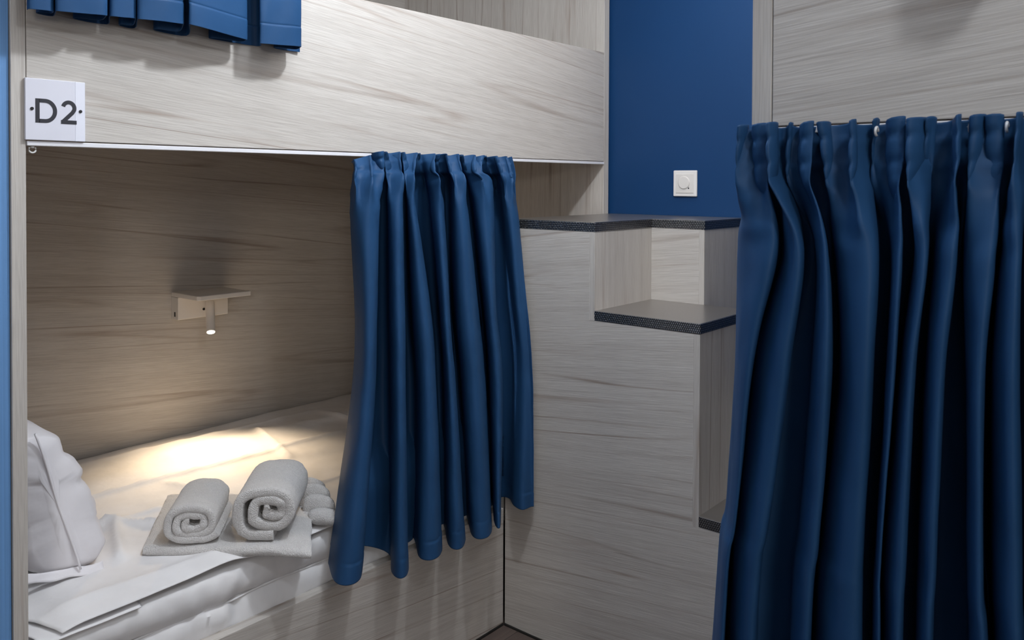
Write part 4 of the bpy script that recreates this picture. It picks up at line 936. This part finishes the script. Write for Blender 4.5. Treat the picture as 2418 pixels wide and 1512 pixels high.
def resample(ctrl, n, last=0):
    out = []
    m = len(ctrl)
    for i in range(m-1):
        p0 = ctrl[max(0, i-1)]; p1 = ctrl[i]; p2 = ctrl[i+1]; p3 = ctrl[min(m-1, i+2)]
        nn = last if last and i == m-2 else n
        for k in range(nn):
            out.append(cr(p0, p1, p2, p3, k/nn))
    out.append(ctrl[-1].copy())
    return out
def curtain(name, label, cat, ctrl, front, head=.075, hem=.045, gathers=0, gamp=.012, seed=0, fine=.0035, xlim=None, hooks=()):
    """cloth sheet through a net of fold lines; front = unit vector towards the room"""
    front = Vector(front)
    rows = [resample([Vector(p) for p in r], 5) for r in ctrl]
    nc = len(rows[0])
    colsD = [resample([rows[r][c] for r in range(len(rows))], 16, 90) for c in range(nc)]
    nr = len(colsD[0])
    G = [[colsD[c][r] for c in range(nc)] for r in range(nr)]
    ztop = max(p.z for p in G[0]); zbot = min(p.z for p in G[-1])
    # arc length along the top, for even gathers
    L = [0]
    for c in range(1, nc):
        L.append(L[-1]+(Vector((G[6][c].x, G[6][c].y, 0))-Vector((G[6][c-1].x, G[6][c-1].y, 0))).length)
    tot = L[-1]
    lat = Vector((0, 0, 1)).cross(front)
    zb = [G[-1][c].z for c in range(nc)]
    for r in range(nr):
        for c in range(nc):
            p = G[r][c]
            d = G[0][c].z-p.z
            s = L[c]/tot
            if gathers:
                ph = s*gathers*2*math.pi+1.6*hnoise(s*7+seed, 3)
                w = math.exp(-max(0, d-head)/.030)
                tri = math.asin(math.sin(ph)*.985)/1.45
                am = gamp*(.75+.7*abs(hnoise(s*gathers*.7+seed, 8)))
                pin = 1-.22*math.exp(-((d-.020)/.005)**2)-.22*math.exp(-((d-.050)/.005)**2)+.35*math.exp(-((d-.105)/.02)**2)
                p += front*(am*(tri*pin+.2)*w) + lat*(am*.55*math.cos(ph)*w*(1-.6*math.exp(-((d-.08)/.02)**2)))
                if r < 16: p.z += (.003*math.sin(ph+1)+.003*hnoise(s*30+seed, 1))*math.exp(-d/.02)
            # hem: doubled cloth below a stitched line
            hb = p.z-zb[c]
            p += front*(.0006*(1-math.tanh((hb-hem)/.0024))-.0016*math.exp(-((hb-hem)/.0022)**2))
            # soft irregularities of the cloth
            q = p*1.0
            p += front*(fine*hnoise(q.x*14+seed, q.y*14, q.z*5)+fine*.45*hnoise(q.x*40+seed, q.y*40, q.z*16))*min(1, d/.05)
            kn = .006*math.exp(-((d-.125)/.03)**2)*hnoise(s*26+seed, q.z*30, 4)
            p += front*kn
            if xlim:
                p.x = min(p.x, xlim)
                q = max(0, min(1, (p.z-.56)/.22)); p.y = min(p.y, 1.690+.10*q*q*(3-2*q))
    root = thing(name, label, cat, (sum(p.x for p in G[0])/nc, sum(p.y for p in G[0])/nc, ztop))
    bm = bmesh.new(); add_grid(bm, G)
    solidify(link_bm('drape', bm, NAVY, root, smooth=True), .0016, 0)
    for hx, hy, hz in hooks:
        b_ = bmesh.new()
        add_tube(b_, [(hx+.005*math.cos(a), hy, hz+.005*math.sin(a)) for a in [math.radians(30*i) for i in range(10)]], .0016, 8)
        link_bm('hook', b_, HOOK, root, smooth=True, label='small white curtain hook')
    return root
curtain('curtain', 'navy gathered curtain drawn to the foot end of the D2 lower berth', 'curtain', LOWER_CURTAIN, (-.25, -1, 0),
        gathers=18, gamp=.020, seed=2.0, xlim=1.972, hooks=[(x, F-.010, 1.4625) for x in (1.475, 1.66, 1.74, 1.79, 1.85)])
curtain('curtain', 'navy gathered curtain closing the lower berth of the bunk at right', 'curtain', RIGHT_CURTAIN, (-1, .12, 0),
        gathers=18, gamp=.020, seed=7.0, fine=.004, hooks=[(bx-.028, y, 1.455) for y in (.375, .322, .298, .255, .20, .165)])
curtain('curtain', 'navy curtain hem hanging over the guard panel above the D2 plate', 'curtain', UPPER_CURTAIN, (-.1, -1, 0),
        gathers=0, seed=11.0, fine=.004, hem=.045)
box('rail_upper', (XH+.001, F-.045, 2.425), (XF-.001, F-.015, 2.44), RAIL, bunk, .001).name = 'upper_curtain_rail'
# unseen bunched curtain, added to cast a shadow streak on the right guard panel
SHADOW_CURTAIN = []
for z, s in ((2.42, .35), (2.30, .5), (2.10, .8), (1.90, .95), (1.75, 1.0), (1.640, .8)):
    row = []
    for k in range(15):
        y = .213-.0040*k
        row.append((1.012+(.028 if k % 2 else -.036)*s, .185+(y-.185)*(.55+.45*s), z+.012*abs(k-7)/7*(1 if z < 1.7 else 0)))
    SHADOW_CURTAIN.append(row)
curtain('curtain', 'unseen navy curtain added above the right bunk to cast a shadow streak', 'curtain', SHADOW_CURTAIN, (-1, 0, 0), seed=17.0)
box('upper_curtain_rail', (bx-.040, -1.42, 2.425), (bx-.012, YE0-.001, 2.44), RAIL, rb, .001)
